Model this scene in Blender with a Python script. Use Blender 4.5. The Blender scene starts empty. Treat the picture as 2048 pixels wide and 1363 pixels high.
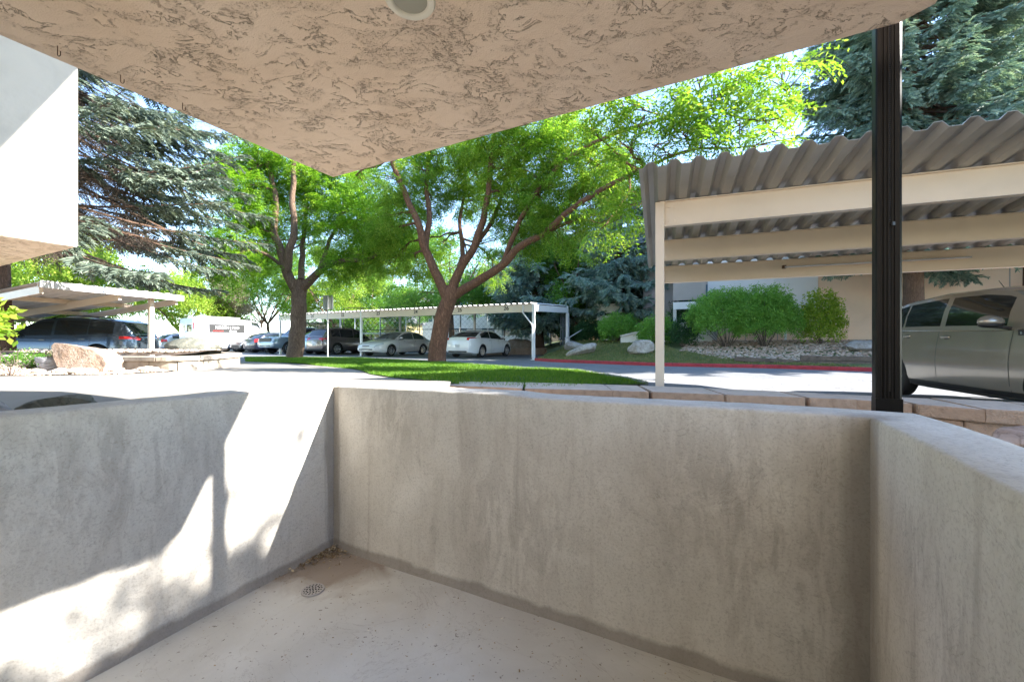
import bpy, bmesh, math, random
import numpy as np
from mathutils import Vector, Matrix, noise
R = math.radians
C = bpy.context.scene.collection
sc = bpy.context.scene

# ------------------------------------------------------------------ camera, sky, sun, exposure
F = 815.0; CX, CY = 1024.0, 681.5; EYE = 0.86
cam = bpy.data.cameras.new("camera"); cam.sensor_width = 36; cam.lens = F/2048*36; cam.clip_end = 600; cam.clip_start = .02
co = bpy.data.objects.new("camera", cam); C.objects.link(co); co.location = (0, 0, EYE); co.rotation_euler = (R(90), 0, 0)
sc.camera = co
SUN = Vector((1.053, -.134, .735)).normalized()
w = bpy.data.worlds.new("World"); sc.world = w; w.use_nodes = True
nt = w.node_tree; bg = nt.nodes['Background']; sky = nt.nodes.new('ShaderNodeTexSky'); sky.sky_type = 'NISHITA'
sky.sun_disc = False; sky.sun_elevation = math.asin(SUN.z); sky.sun_rotation = math.atan2(SUN.x, SUN.y)
sky.altitude = 1300; sky.air_density = 1.0; sky.dust_density = .3; sky.ozone_density = 1.6
nt.links.new(sky.outputs[0], bg.inputs[0]); bg.inputs[1].default_value = .135
sl = bpy.data.lights.new("sun", 'SUN'); sl.energy = 4.0; sl.angle = R(.55); sl.color = (1, .955, .89)
so = bpy.data.objects.new("sun", sl); C.objects.link(so); so.rotation_euler = SUN.to_track_quat('Z', 'Y').to_euler(); so.location = (20, -5, 20)
vs = sc.view_settings; vs.view_transform = 'Standard'; vs.look = 'None'; vs.gamma = 1; vs.exposure = 2.6
sc.cycles.max_bounces = 10; sc.cycles.diffuse_bounces = 6; sc.cycles.glossy_bounces = 3; sc.cycles.transmission_bounces = 4
sc.cycles.transparent_max_bounces = 4; sc.cycles.use_denoising = True; sc.cycles.sample_clamp_indirect = 6
sc.cycles.caustics_reflective = False; sc.cycles.caustics_refractive = False

# ------------------------------------------------------------------ helpers
rng = np.random.default_rng(7); random.seed(7)
def at(px, py, Y): return Vector(((px-CX)/F*Y, Y, EYE-(py-CY)/F*Y))
UV, VV = Vector((.451, .893, 0)), Vector((.893, -.451, 0))      # patio axes: u away, v to the right
A0 = Vector((-1.165, 2.66, 0))
def pv(v, u, z=0): return A0+VV*v+UV*u+Vector((0, 0, z))
def lerp(a, b, t): return a+(b-a)*t
def ip(x, tab): return float(np.interp(x, [t[0] for t in tab], [t[1] for t in tab]))
def ss(a, b, x): t = min(1, max(0, (x-a)/(b-a))); return t*t*(3-2*t)

class Nodes:
    def __init__(s, m): s.t = m.node_tree; s.n = s.t.nodes; s.L = s.t.links
    def new(s, k, **kw):
        n = s.n.new(k)
        for a, b in kw.items():
            if a.startswith('i_'): n.inputs[a[2:].replace('_', ' ')].default_value = b
            else: setattr(n, a, b)
        return n
    def link(s, a, b): s.L.new(a, b)
    def coord(s, scale=(1, 1, 1), obj=True):
        if obj: t = s.new('ShaderNodeTexCoord').outputs['Object']
        else: t = s.new('ShaderNodeNewGeometry').outputs['Position']
        mp = s.new('ShaderNodeMapping'); mp.inputs['Scale'].default_value = scale; s.link(t, mp.inputs[0]); return mp.outputs[0]
    def noise(s, scale, detail=4, dist=0, vec=None, rough=.55):
        n = s.new('ShaderNodeTexNoise'); n.inputs['Scale'].default_value = scale; n.inputs['Detail'].default_value = detail
        n.inputs['Distortion'].default_value = dist; n.inputs['Roughness'].default_value = rough
        if vec is not None: s.link(vec, n.inputs['Vector'])
        return n.outputs['Fac']
    def ramp(s, fac, stops):
        r = s.new('ShaderNodeValToRGB'); e = r.color_ramp.elements
        while len(e) < len(stops): e.new(.5)
        for k, (p, c) in enumerate(stops):
            e[k].position = p; e[k].color = (c, c, c, 1) if not hasattr(c, '__len__') else (*c, 1)
        s.link(fac, r.inputs[0]); return r.outputs[0]
    def mix(s, f, a, b, mode='MIX'):
        n = s.new('ShaderNodeMix', data_type='RGBA', blend_type=mode)
        for k, v in ((0, f), (6, a), (7, b)):
            if hasattr(v, 'is_linked') or hasattr(v, 'links'): s.link(v, n.inputs[k])
            elif k == 0: n.inputs[0].default_value = v
            else: n.inputs[k].default_value = (*v, 1)
        return n.outputs[2]
    def math(s, op, a, b=0, c=0):
        n = s.new('ShaderNodeMath', operation=op)
        for k, v in enumerate((a, b, c)):
            if hasattr(v, 'links'): s.link(v, n.inputs[k])
            else: n.inputs[k].default_value = v
        return n.outputs[0]
    def bump(s, h, strength, dist=.01):
        b = s.new('ShaderNodeBump'); b.inputs['Strength'].default_value = strength; b.inputs['Distance'].default_value = dist
        s.link(h, b.inputs['Height']); return b.outputs[0]
def newmat(name):
    m = bpy.data.materials.new(name); m.use_nodes = True
    return m, Nodes(m), m.node_tree.nodes['Principled BSDF']
def M(name, col, rough=.8, metal=0, var=.12, scale=4, bump=0, bscale=60, coat=0, stretch=(1, 1, 1), dist=.01, spec=.5, dirt=0):
    m, N, P = newmat(name); v = N.coord(stretch)
    f = N.noise(scale, 5, .3, v)
    c2 = tuple(max(0, c*(1-var*2)) for c in col); c1 = tuple(min(1, c*(1+var)) for c in col)
    colr = N.ramp(f, [(.25, c2), (.5, col), (.78, c1)])
    if dirt:
        colr = N.mix(N.math('MULTIPLY', N.ramp(N.noise(scale*3.1, 6, .8, v), [(.5, 0.), (.7, 1.)]), dirt), colr, tuple(c*.35 for c in col))
    N.link(colr, P.inputs['Base Color'])
    P.inputs['Roughness'].default_value = rough; P.inputs['Metallic'].default_value = metal; P.inputs['Coat Weight'].default_value = coat
    P.inputs['Specular IOR Level'].default_value = spec
    if bump: N.link(N.bump(N.noise(bscale, 4, 0, v), bump, dist), P.inputs['Normal'])
    return m
def leafmat(name, cols, trans=.4, nscale=.6, gain=1, rough=.55):
    m, N, P = newmat(name)
    g = N.new('ShaderNodeNewGeometry')
    f = N.math('ADD', N.math('MULTIPLY', g.outputs['Random Per Island'], .6), N.math('MULTIPLY', N.noise(nscale, 2, 0, N.coord()), .55))
    c = N.ramp(f, [(.15+.7*k/(len(cols)-1), x) for k, x in enumerate(cols)])
    N.link(c, P.inputs['Base Color']); P.inputs['Roughness'].default_value = rough; P.inputs['Specular IOR Level'].default_value = .35
    t = N.new('ShaderNodeBsdfTranslucent'); N.link(N.mix(1., c, (gain, gain*.98, gain*.55), 'MULTIPLY'), t.inputs[0])
    mx = N.new('ShaderNodeMixShader'); mx.inputs[0].default_value = trans
    N.link(P.outputs[0], mx.inputs[1]); N.link(t.outputs[0], mx.inputs[2]); N.link(mx.outputs[0], N.n['Material Output'].inputs[0])
    return m

def link(me, name, mat, parent=None, smooth=None):
    o = bpy.data.objects.new(name, me); C.objects.link(o)
    if mat and not me.materials: me.materials.append(mat)
    if parent is not None: o.parent = parent
    if smooth is not None:
        me.polygons.foreach_set('use_smooth', [True]*len(me.polygons)); me.set_sharp_from_angle(angle=R(smooth))
    return o
def fin(bm, name, mat, parent=None, smooth=None, recalc=True):
    if recalc: bmesh.ops.recalc_face_normals(bm, faces=bm.faces)
    me = bpy.data.meshes.new(name); bm.to_mesh(me); bm.free(); return link(me, name, mat, parent, smooth)
def mesh_np(V, Fc, name, mat, parent=None, smooth=None):
    me = bpy.data.meshes.new(name); V = np.asarray(V, np.float32).reshape(-1, 3); Fc = np.asarray(Fc, np.int32); k = Fc.shape[1]
    me.vertices.add(len(V)); me.vertices.foreach_set('co', V.ravel()); me.loops.add(Fc.size); me.loops.foreach_set('vertex_index', Fc.ravel())
    me.polygons.add(len(Fc)); me.polygons.foreach_set('loop_start', np.arange(0, Fc.size, k, dtype=np.int32))
    me.polygons.foreach_set('loop_total', np.full(len(Fc), k, np.int32)); me.update(calc_edges=True)
    return link(me, name, mat, parent, smooth)
def quads(Q, name, mat, parent=None):
    Q = np.asarray(Q).reshape(-1, 4, 3); return mesh_np(Q, np.arange(len(Q)*4).reshape(-1, 4), name, mat, parent)
def tag(o, label=None, cat=None, group=None, kind=None):
    for k, v in (('label', label), ('category', cat), ('group', group), ('kind', kind)):
        if v: o[k] = v
    return o
def struct(o): o['kind'] = 'structure'; return o
def empty(name, loc, label, cat, group=None, rz=0):
    o = bpy.data.objects.new(name, None); C.objects.link(o); o.location = loc; o.rotation_euler = (0, 0, rz); o.empty_display_size = .1
    return tag(o, label, cat, group)
def box(bm, c, s, rot=None, bev=0):
    g = bmesh.ops.create_cube(bm, size=1)['verts']
    bmesh.ops.scale(bm, vec=s, verts=g)
    if bev:
        es = list({e for v in g for e in v.link_edges}); r = bmesh.ops.bevel(bm, geom=es, offset=bev, segments=2, affect='EDGES', profile=.5); g = list({v for f in r['faces'] for v in f.verts} | {v for v in g if v.is_valid})
    if rot is not None: bmesh.ops.transform(bm, matrix=rot.to_4x4() if len(rot) == 3 else rot, verts=g)
    bmesh.ops.translate(bm, vec=c, verts=g); return g
def boxo(name, mat, parent, c, s, rot=None, bev=0):
    bm = bmesh.new(); box(bm, c, s, rot, bev); return fin(bm, name, mat, parent)
def beam(bm, p, q, wd, h, up=Vector((0, 0, 1)), bev=0):
    p, q = Vector(p), Vector(q); d = (q-p); x = d.normalized(); y = up.cross(x)
    if y.length < 1e-4: y = Vector((0, 1, 0)).cross(x)
    y.normalize(); z = x.cross(y); m = Matrix((x, y, z)).transposed(); return box(bm, (p+q)/2, (d.length, wd, h), m, bev)
def tube(bm, pts, rad, seg=8, cap=True):
    pts = [Vector(p) for p in pts]; rings = []
    if not hasattr(rad, '__len__'): rad = [rad]*len(pts)
    pn = None
    for i, p in enumerate(pts):
        d = (pts[min(i+1, len(pts)-1)]-pts[max(i-1, 0)]).normalized()
        n = (pn-d*pn.dot(d)) if pn else d.orthogonal()
        if n.length < 1e-5: n = d.orthogonal()
        n.normalize(); pn = n; b = d.cross(n)
        rings.append([bm.verts.new(p+(n*math.cos(a)+b*math.sin(a))*rad[i]) for a in [2*math.pi*k/seg for k in range(seg)]])
    for r1, r2 in zip(rings, rings[1:]):
        for k in range(seg): bm.faces.new((r1[k], r1[(k+1) % seg], r2[(k+1) % seg], r2[k]))
    if cap: bm.faces.new(rings[0][::-1]); bm.faces.new(rings[-1])
def lathe(bm, prof, seg=24, mat=None, off=Vector((0, 0, 0))):
    rings = [[bm.verts.new(Vector((r*math.cos(2*math.pi*k/seg), r*math.sin(2*math.pi*k/seg), z))) for k in range(seg)] for r, z in prof]
    fs = []
    for r1, r2 in zip(rings, rings[1:]):
        for k in range(seg): fs.append(bm.faces.new((r1[k], r1[(k+1) % seg], r2[(k+1) % seg], r2[k])))
    vsx = [v for r in rings for v in r]
    if mat is not None: bmesh.ops.transform(bm, matrix=mat, verts=vsx)
    bmesh.ops.translate(bm, vec=off, verts=vsx); return rings
def grid(bm, fn, nu, nv, closed=False):
    vs_ = [[bm.verts.new(fn(i/nu, j/nv)) for j in range(nv+1)] for i in range(nu+1)]
    for i in range(nu):
        for j in range(nv): bm.faces.new((vs_[i][j], vs_[i+1][j], vs_[i+1][j+1], vs_[i][j+1]))
    return vs_
def prism(bm, poly, z0, z1):
    b = [bm.verts.new((p[0], p[1], z0)) for p in poly]; t = [bm.verts.new((p[0], p[1], z1)) for p in poly]; n = len(poly)
    bm.faces.new(b[::-1]); bm.faces.new(t)
    for i in range(n): bm.faces.new((b[i], b[(i+1) % n], t[(i+1) % n], t[i]))
def drape(poly, fz, step, name, mat, smooth=40):
    bm = bmesh.new(); bm.faces.new([bm.verts.new((p[0], p[1], 0)) for p in poly]); bm.normal_update(); bmesh.ops.triangulate(bm, faces=bm.faces)
    for ax in (0, 1):
        lo = min(p[ax] for p in poly); hi = max(p[ax] for p in poly); k = math.ceil(lo/step)*step
        while k < hi:
            n = Vector((1, 0, 0)) if ax == 0 else Vector((0, 1, 0))
            bmesh.ops.bisect_plane(bm, geom=bm.verts[:]+bm.edges[:]+bm.faces[:], plane_co=n*(k+1e-4), plane_no=n); k += step
    for v in bm.verts: v.co.z = fz(v.co.x, v.co.y)
    for f in bm.faces:
        if f.normal.z < 0: f.normal_flip()
    bmesh.ops.recalc_face_normals(bm, faces=bm.faces)
    if sum(f.normal.z for f in bm.faces) < 0: bmesh.ops.reverse_faces(bm, faces=bm.faces)
    return fin(bm, name, mat, None, smooth, recalc=False)
def text_mesh(s, size, depth=.004, bold=0):
    cu = bpy.data.curves.new('txt', 'FONT'); cu.body = s; cu.size = size; cu.extrude = depth; cu.align_x = 'CENTER'; cu.align_y = 'CENTER'; cu.offset = bold
    o = bpy.data.objects.new('txt', cu); C.objects.link(o); dg = bpy.context.evaluated_depsgraph_get(); dg.update()
    me = bpy.data.meshes.new_from_object(o.evaluated_get(dg)); bpy.data.objects.remove(o); return me
def place_text(s, size, name, mat, parent, loc, xdir, updir, depth=.004, bold=0):
    me = text_mesh(s, size, depth, bold); x = Vector(xdir).normalized(); y = Vector(updir).normalized(); z = x.cross(y)
    me.transform(Matrix.Translation(loc) @ Matrix((x, y, z)).transposed().to_4x4()); me.materials.clear(); return link(me, name, mat, parent)
def copy_tree(o, parent=None):
    c = o.copy(); C.objects.link(c)
    if parent is not None: c.parent = parent
    for ch in [x for x in bpy.data.objects if x.parent == o]: copy_tree(ch, c)
    return c

# ------------------------------------------------------------------ materials
def stucco_soffit():
    m, N, P = newmat('soffit stucco'); v = N.coord((1, 1, 1)); vs2 = N.coord((1.0, 1.5, 1))
    big = N.noise(1.7, 3, .4, v)
    n1 = N.noise(4.6, 11, .6, vs2, .7)
    ridge = N.math('ABSOLUTE', N.math('SUBTRACT', n1, .5))
    line = N.ramp(ridge, [(0, 1.), (.0025, .9), (.007, 0.)])
    msk = N.ramp(N.noise(5.3, 4, .6, v), [(.455, 0.), (.54, 1.)])
    line = N.math('MULTIPLY', line, msk)
    pits = N.ramp(N.noise(75, 6, .8, vs2, .7), [(.55, 0.), (.62, 1.)])
    pm = N.ramp(N.noise(4.1, 4, 1.4, vs2), [(.5, 0.), (.62, 1.)])
    pits = N.math('MULTIPLY', pits, pm)
    dark = N.math('MAXIMUM', N.math('MULTIPLY', line, .8), N.math('MULTIPLY', pits, .3))
    fine = N.noise(160, 5, 0, v)
    base = N.ramp(big, [(.3, (.80, .61, .455)), (.6, (.86, .68, .53))])
    base = N.mix(N.math('MULTIPLY', pm, .28), base, (.58, .44, .33))
    N.link(N.mix(N.math('MULTIPLY', dark, .8), base, (.27, .19, .13)), P.inputs['Base Color']); P.inputs['Roughness'].default_value = .95
    h = N.math('ADD', N.math('MULTIPLY', fine, .2), N.math('SUBTRACT', N.math('MULTIPLY', n1, .6), dark))
    N.link(N.bump(h, .9, .014), P.inputs['Normal']); return m
def patio_stucco(name, c0, c1, stain, streak=1.0, bs=.35):
    m, N, P = newmat(name); v = N.coord(); vst = N.coord((6, 6, .7)); vf = N.coord((26, 26, 1.2))
    base = N.ramp(N.noise(1.6, 6, .7, v, .6), [(.3, c0), (.7, c1)])
    s1 = N.math('MAXIMUM', N.ramp(N.noise(1.0, 6, .8, vst, .65), [(.50, 0.), (.70, 1.)]), N.math('MULTIPLY', N.ramp(N.noise(2.0, 8, .9, N.coord((1, 1, .55)), .7), [(.50, 0.), (.64, 1.)]), .8))
    base = N.mix(N.math('MULTIPLY', s1, .38*streak), base, stain)
    base = N.mix(N.ramp(N.noise(95, 5, .3, v, .7), [(.36, .34), (.5, 0.)]), base, tuple(x*.8 for x in stain))
    s2 = N.ramp(N.noise(1.0, 4, .2, vf), [(.45, 0.), (.8, 1.)])
    base = N.mix(N.math('MULTIPLY', N.math('MULTIPLY', s2, s1), .35*streak), base, stain)
    sp = N.ramp(N.noise(70, 3, 0, v), [(.70, 0.), (.75, 1.)])
    base = N.mix(N.math('MULTIPLY', sp, .35), base, tuple(x*.4 for x in stain))
    drip = N.ramp(N.noise(1.3, 8, 1.3, N.coord((9, 9, 2.6)), .65), [(.46, 0.), (.56, 1.)])
    for c_, r_ in ((pv(2.3, 0, .25), .42), (pv(2.55, 0, -.2), .4), (pv(.5, 0, .42), .42), (pv(1.3, 0, -.05), .5), (pv(0, -1.1, .3), .5), (pv(2.717, -.45, .2), .35)):
        dn = N.new('ShaderNodeVectorMath', operation='DISTANCE'); N.link(v, dn.inputs[0]); dn.inputs[1].default_value = c_
        base = N.mix(N.math('MULTIPLY', N.math('MULTIPLY', drip, N.ramp(dn.outputs['Value'], [(r_*.3, 1.), (r_, 0.)])), .3), base, tuple(x*.75 for x in stain))
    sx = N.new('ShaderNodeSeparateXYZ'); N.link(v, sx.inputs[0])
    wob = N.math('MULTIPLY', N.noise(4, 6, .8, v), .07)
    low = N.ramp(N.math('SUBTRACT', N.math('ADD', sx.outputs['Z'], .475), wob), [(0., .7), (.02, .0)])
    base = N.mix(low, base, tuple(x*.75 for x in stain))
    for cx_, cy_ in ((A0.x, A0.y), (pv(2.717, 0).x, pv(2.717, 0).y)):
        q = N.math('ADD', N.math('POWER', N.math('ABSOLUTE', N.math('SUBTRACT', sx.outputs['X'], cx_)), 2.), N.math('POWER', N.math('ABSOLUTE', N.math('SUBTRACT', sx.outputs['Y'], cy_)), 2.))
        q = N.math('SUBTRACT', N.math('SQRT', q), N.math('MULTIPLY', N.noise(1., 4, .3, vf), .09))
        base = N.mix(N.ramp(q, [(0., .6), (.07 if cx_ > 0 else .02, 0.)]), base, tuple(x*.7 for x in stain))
    hair = N.ramp(N.math('ABSOLUTE', N.math('SUBTRACT', N.noise(2.3, 8, 1.2, v, .6), .5)), [(0, .3), (.003, 0.)])
    base = N.mix(hair, base, tuple(x*.45 for x in stain))
    N.link(base, P.inputs['Base Color']); P.inputs['Roughness'].default_value = .9
    h = N.math('ADD', N.math('MULTIPLY', N.noise(7, 9, 1.8, v, .7), .7), N.math('MULTIPLY', N.noise(85, 5, 0, v, .7), .45))
    N.link(N.bump(h, bs, .012), P.inputs['Normal']); return m
def floor_mat():
    m, N, P = newmat('patio floor concrete'); v = N.coord()
    base = N.ramp(N.noise(1.9, 6, 1.2, v), [(.3, (.49, .465, .41)), (.7, (.61, .59, .535))])
    base = N.mix(N.ramp(N.noise(.9, 4, .8, v), [(.55, 0.), (.75, .4)]), base, (.42, .33, .25))
    cr = N.ramp(N.math('ABSOLUTE', N.math('SUBTRACT', N.noise(1.6, 9, 1.2, v, .65), .5)), [(0, .5), (.004, 0.)]); base = N.mix(cr, base, (.25, .2, .16))
    sp = N.ramp(N.noise(58, 2, 0, v), [(.68, 0.), (.72, .8)]); base = N.mix(sp, base, (.16, .13, .10))
    sp = N.ramp(N.noise(24, 3, .5, v), [(.70, 0.), (.78, .45)]); base = N.mix(sp, base, (.25, .20, .15))
    # dirt washed towards the drain corner
    geo = N.new('ShaderNodeNewGeometry'); d = N.new('ShaderNodeVectorMath', operation='DISTANCE'); N.link(geo.outputs['Position'], d.inputs[0]); d.inputs[1].default_value = (-1.12, 2.56, -.47)
    dd = N.math('SUBTRACT', d.outputs['Value'], N.math('MULTIPLY', N.noise(5, 5, .6, v), .55))
    base = N.mix(N.ramp(dd, [(0., .75), (.22, 0.)]), base, (.24, .17, .12))
    N.link(base, P.inputs['Base Color']); P.inputs['Roughness'].default_value = .75
    N.link(N.bump(N.noise(35, 6, .6, v), .25, .006), P.inputs['Normal']); return m
def asphalt_mat():
    m, N, P = newmat('asphalt'); v = N.coord()
    b = N.ramp(N.noise(.35, 5, .5, v), [(.3, (.17, .175, .185)), (.7, (.235, .24, .25))])
    b = N.mix(N.ramp(N.noise(90, 3, 0, v), [(.4, .35), (.6, 0.)]), b, (.09, .09, .095))
    cr = N.ramp(N.math('ABSOLUTE', N.math('SUBTRACT', N.noise(.5, 7, 1.5, v, .6), .5)), [(0, .8), (.006, 0.)])
    b = N.mix(cr, b, (.05, .05, .055))
    b = N.mix(N.ramp(N.noise(1.3, 4, .6, v), [(.6, 0.), (.75, .3)]), b, (.11, .105, .10))
    N.link(b, P.inputs['Base Color']); P.inputs['Roughness'].default_value = .9
    N.link(N.bump(N.noise(140, 3, 0, v), .4, .006), P.inputs['Normal']); return m
def bark_mat(name, a, b, sc_=1.0):
    m, N, P = newmat(name); v = N.coord((9*sc_, 9*sc_, 1.6*sc_))
    n = N.noise(1.6, 8, 1.3, v, .65); rd = N.math('ABSOLUTE', N.math('SUBTRACT', n, .5))
    col = N.ramp(rd, [(0., tuple(x*.3 for x in a)), (.05, a), (.16, b)])
    N.link(N.mix(N.math('MULTIPLY', N.noise(2.2, 3, 0, N.coord()), .5), col, tuple(x*1.15 for x in b)), P.inputs['Base Color']); P.inputs['Roughness'].default_value = .95
    N.link(N.bump(rd, 1.0, .06), P.inputs['Normal']); return m
def sidewalk_mat():
    m, N, P = newmat('sidewalk concrete'); v = N.coord()
    b = N.ramp(N.noise(.8, 6, .4, v), [(.3, (.22, .20, .175)), (.7, (.27, .25, .22))])
    b = N.mix(N.ramp(N.noise(60, 3, 0, v), [(.66, 0.), (.74, .35)]), b, (.25, .22, .19))
    N.link(b, P.inputs['Base Color']); P.inputs['Roughness'].default_value = .9
    N.link(N.bump(N.noise(90, 4, 0, v), .25, .005), P.inputs['Normal']); return m
def rock_mat(name, cols, vein=.5, sc_=3):
    m, N, P = newmat(name); v = N.coord()
    b = N.ramp(N.noise(sc_, 8, 1.2, v, .6), [(.25+.5*k/(len(cols)-1), c) for k, c in enumerate(cols)])
    cr = N.ramp(N.math('ABSOLUTE', N.math('SUBTRACT', N.noise(sc_*1.4, 7, 1, v), .5)), [(0, vein), (.03, 0.)])
    N.link(N.mix(cr, b, tuple(x*.4 for x in cols[0])), P.inputs['Base Color']); P.inputs['Roughness'].default_value = .92
    N.link(N.bump(N.noise(sc_*7, 8, .6, v), .7, .03), P.inputs['Normal']); return m
def lawn_mat(name, a, b, c):
    m, N, P = newmat(name); v = N.coord()
    x = N.ramp(N.noise(1.2, 5, .3, v), [(.3, a), (.55, b), (.75, c)])
    x = N.mix(N.ramp(N.noise(80, 4, 0, N.coord((1, 1, 1))), [(.35, .6), (.6, 0.)]), x, tuple(q*.35 for q in a))
    N.link(x, P.inputs['Base Color']); P.inputs['Roughness'].default_value = .9
    N.link(N.bump(N.noise(60, 5, 0, v), 1, .03), P.inputs['Normal']); return m

MT = {}
MT['soffit'] = stucco_soffit()
MT['patio'] = patio_stucco('patio wall stucco', (.50, .47, .415), (.66, .63, .575), (.29, .25, .21), bs=.6)
MT['block_stucco'] = M('pale exterior stucco', (.74, .67, .56), .9, var=.05, scale=3, bump=.5, bscale=22)
MT['block_under'] = MT['soffit']
MT['floor'] = floor_mat(); MT['asphalt'] = asphalt_mat(); MT['walk'] = sidewalk_mat()
MT['lawn'] = lawn_mat('lawn turf', (.06, .13, .018), (.09, .18, .022), (.15, .22, .035))
MT['lawn_dry'] = lawn_mat('thin dry turf', (.10, .14, .05), (.16, .20, .075), (.30, .26, .13))
MT['soil'] = M('dark soil mulch', (.10, .07, .05), .95, var=.3, scale=6, bump=1, bscale=25, dist=.03)
MT['gravel_soil'] = M('gravel soil', (.36, .29, .24), .95, var=.3, scale=20, bump=1, bscale=60, dist=.02)
MT['ground'] = M('dry ground', (.17, .16, .09), .95, var=.25, scale=.5, bump=.5, bscale=8)
MT['red'] = M('red kerb paint', (.42, .035, .045), .6, var=.15, scale=3, bump=.3, bscale=30, dirt=.7)
MT['cap'] = M('tan concrete cap block', (.62, .52, .43), .92, var=.1, scale=5, bump=.8, bscale=70, dist=.006, dirt=.25)
MT['capside'] = M('brown split face block', (.40, .28, .20), .95, var=.15, scale=14, bump=1, bscale=60, dist=.015)
MT['cream'] = M('cream painted steel', (.80, .67, .54), .45, var=.03, scale=2, bump=.05, bscale=30)
MT['white'] = M('white painted steel', (.80, .79, .78), .45, var=.03, scale=2)
MT['deck'] = M('corrugated galvanised deck', (.39, .375, .355), .42, metal=.25, var=.08, scale=1.5, bump=.04, bscale=20)
MT['deckw'] = M('white deck', (.78, .76, .74), .5, var=.05)
MT['post'] = M('black aluminium', (.004, .0038, .004), .35, var=.1, scale=8, spec=.14)
MT['rust'] = M('rusty steel', (.12, .07, .045), .8, var=.3, scale=30)
MT['black'] = M('black plastic', (.02, .02, .02), .5)
MT['rubber'] = M('tyre rubber', (.022, .022, .023), .8, bump=.3, bscale=40)
MT['rim'] = M('silver alloy', (.62, .62, .64), .3, metal=.8, var=.05)
MT['chrome'] = M('chrome', (.75, .75, .76), .12, metal=1, var=.03)
MT['glass'] = M('tinted car glass', (.018, .022, .022), .04, var=.1, spec=.8)
MT['glassl'] = M('light car glass', (.10, .125, .115), .06, var=.1, spec=.8)
MT['redlens'] = M('red lamp lens', (.55, .02, .02), .15, spec=.8)
MT['lens'] = M('clear lamp lens', (.55, .57, .6), .1, spec=.9)
MT['plate'] = M('licence plate', (.62, .62, .6), .5)
MT['bark'] = bark_mat('furrowed brown bark', (.12, .072, .045), (.27, .175, .115))
MT['bark2'] = bark_mat('red brown bark', (.11, .05, .026), (.29, .145, .08), 1.2)
MT['sbark'] = bark_mat('spruce bark', (.12, .075, .05), (.25, .15, .10), 2)
MT['twig'] = M('grey twig', (.13, .10, .085), .95, var=.2)
MT['locust'] = leafmat('locust leaves', [(.06, .15, .014), (.12, .27, .022), (.19, .37, .035), (.32, .46, .06)], .5, .45, 1.45)
MT['locust2'] = leafmat('sunny locust leaves', [(.07, .17, .014), (.13, .28, .024), (.21, .37, .04), (.34, .45, .07)], .5, .35, 1.3)
MT['green'] = leafmat('mid green leaves', [(.05, .13, .02), (.09, .21, .03), (.14, .28, .04)], .5, .5, 1.4)
MT['olive'] = leafmat('yellow green leaves', [(.13, .26, .03), (.24, .38, .045), (.40, .48, .08)], .5, .5, 1.4)
MT['pale'] = leafmat('pale pinkish leaves', [(.22, .2, .12), (.34, .29, .2), (.42, .37, .28)], .4, .5, 1.1)
MT['shrub'] = leafmat('shrub leaves', [(.10, .25, .04), (.17, .38, .07), (.27, .48, .10)], .45, 1.5, 1.3)
MT['dark'] = leafmat('dark shrub leaves', [(.015, .05, .015), (.03, .09, .03), (.05, .13, .04)], .3, 1.5, 1)
MT['spruce'] = leafmat('blue spruce needles', [(.08, .15, .135), (.15, .25, .225), (.25, .36, .32), (.38, .46, .38)], .3, .7, 1)
MT['sprucel'] = leafmat('light blue spruce needles', [(.10, .19, .19), (.19, .32, .32), (.33, .47, .45), (.5, .6, .54)], .35, .7, 1)
MT['spruceg'] = leafmat('grey green spruce needles', [(.04, .06, .05), (.085, .12, .095), (.17, .22, .17), (.32, .37, .28)], .2, .7, 1)
MT['needle_dead'] = leafmat('dead brown spruce twigs', [(.06, .045, .035), (.10, .075, .06), (.14, .11, .085)], .1, .8, 1)
MT['blade'] = leafmat('grass blades', [(.05, .14, .012), (.10, .23, .018), (.19, .31, .035)], .45, 1.2, 1.3)
MT['bladed'] = leafmat('dry grass blades', [(.10, .16, .05), (.18, .23, .08), (.34, .30, .15)], .4, 1.2, 1.2)
MT['rockp'] = rock_mat('pink granite', [(.28, .17, .11), (.45, .33, .26), (.55, .45, .38)])
MT['rockw'] = rock_mat('pale boulder stone', [(.24, .21, .17), (.40, .36, .31), (.54, .50, .44)], .6)
MT['rockd'] = rock_mat('dark mossy boulder', [(.07, .075, .06), (.15, .15, .12), (.28, .26, .2)])
MT['rockg'] = rock_mat('grey stone', [(.2, .18, .16), (.34, .32, .3), (.48, .47, .45)])
MT['rockt'] = rock_mat('tan river rock', [(.22, .15, .10), (.36, .28, .21), (.48, .41, .33)], .4, 5)
MT['tan_wall'] = M('tan stucco building wall', (.84, .61, .44), .92, var=.06, scale=.7, bump=.35, bscale=12)
MT['grey_wall'] = M('grey beige stucco', (.42, .37, .34), .92, var=.06, scale=.7, bump=.35, bscale=12)
MT['white_wall'] = M('off white stucco', (.78, .75, .71), .92, var=.05, scale=.7, bump=.3, bscale=12)
MT['trim'] = M('painted trim', (.62, .58, .54), .6, var=.04)
MT['wood'] = M('weathered timber', (.16, .125, .10), .9, var=.3, scale=3, bump=.8, bscale=16, stretch=(.6, 4, 4), dist=.02, dirt=.5)
MT['win'] = M('window glass', (.10, .16, .20), .08, spec=.8)
MT['roof'] = M('grey roof shingle', (.17, .18, .2), .9, var=.15, scale=3, bump=.5, bscale=20)
MT['sign'] = M('sign back', (.5, .5, .5), .45, metal=.4, var=.05)
MT['signg'] = M('pale green sign', (.52, .58, .5), .6, var=.05)
MT['bead'] = M('cream plastic light trim', (.78, .72, .6), .5, var=.02)
MT['lampin'] = M('frosted lamp lens', (.34, .32, .25), .5, var=.05)
MT['drainm'] = M('drain plastic', (.40, .37, .34), .6, var=.1)
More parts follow.
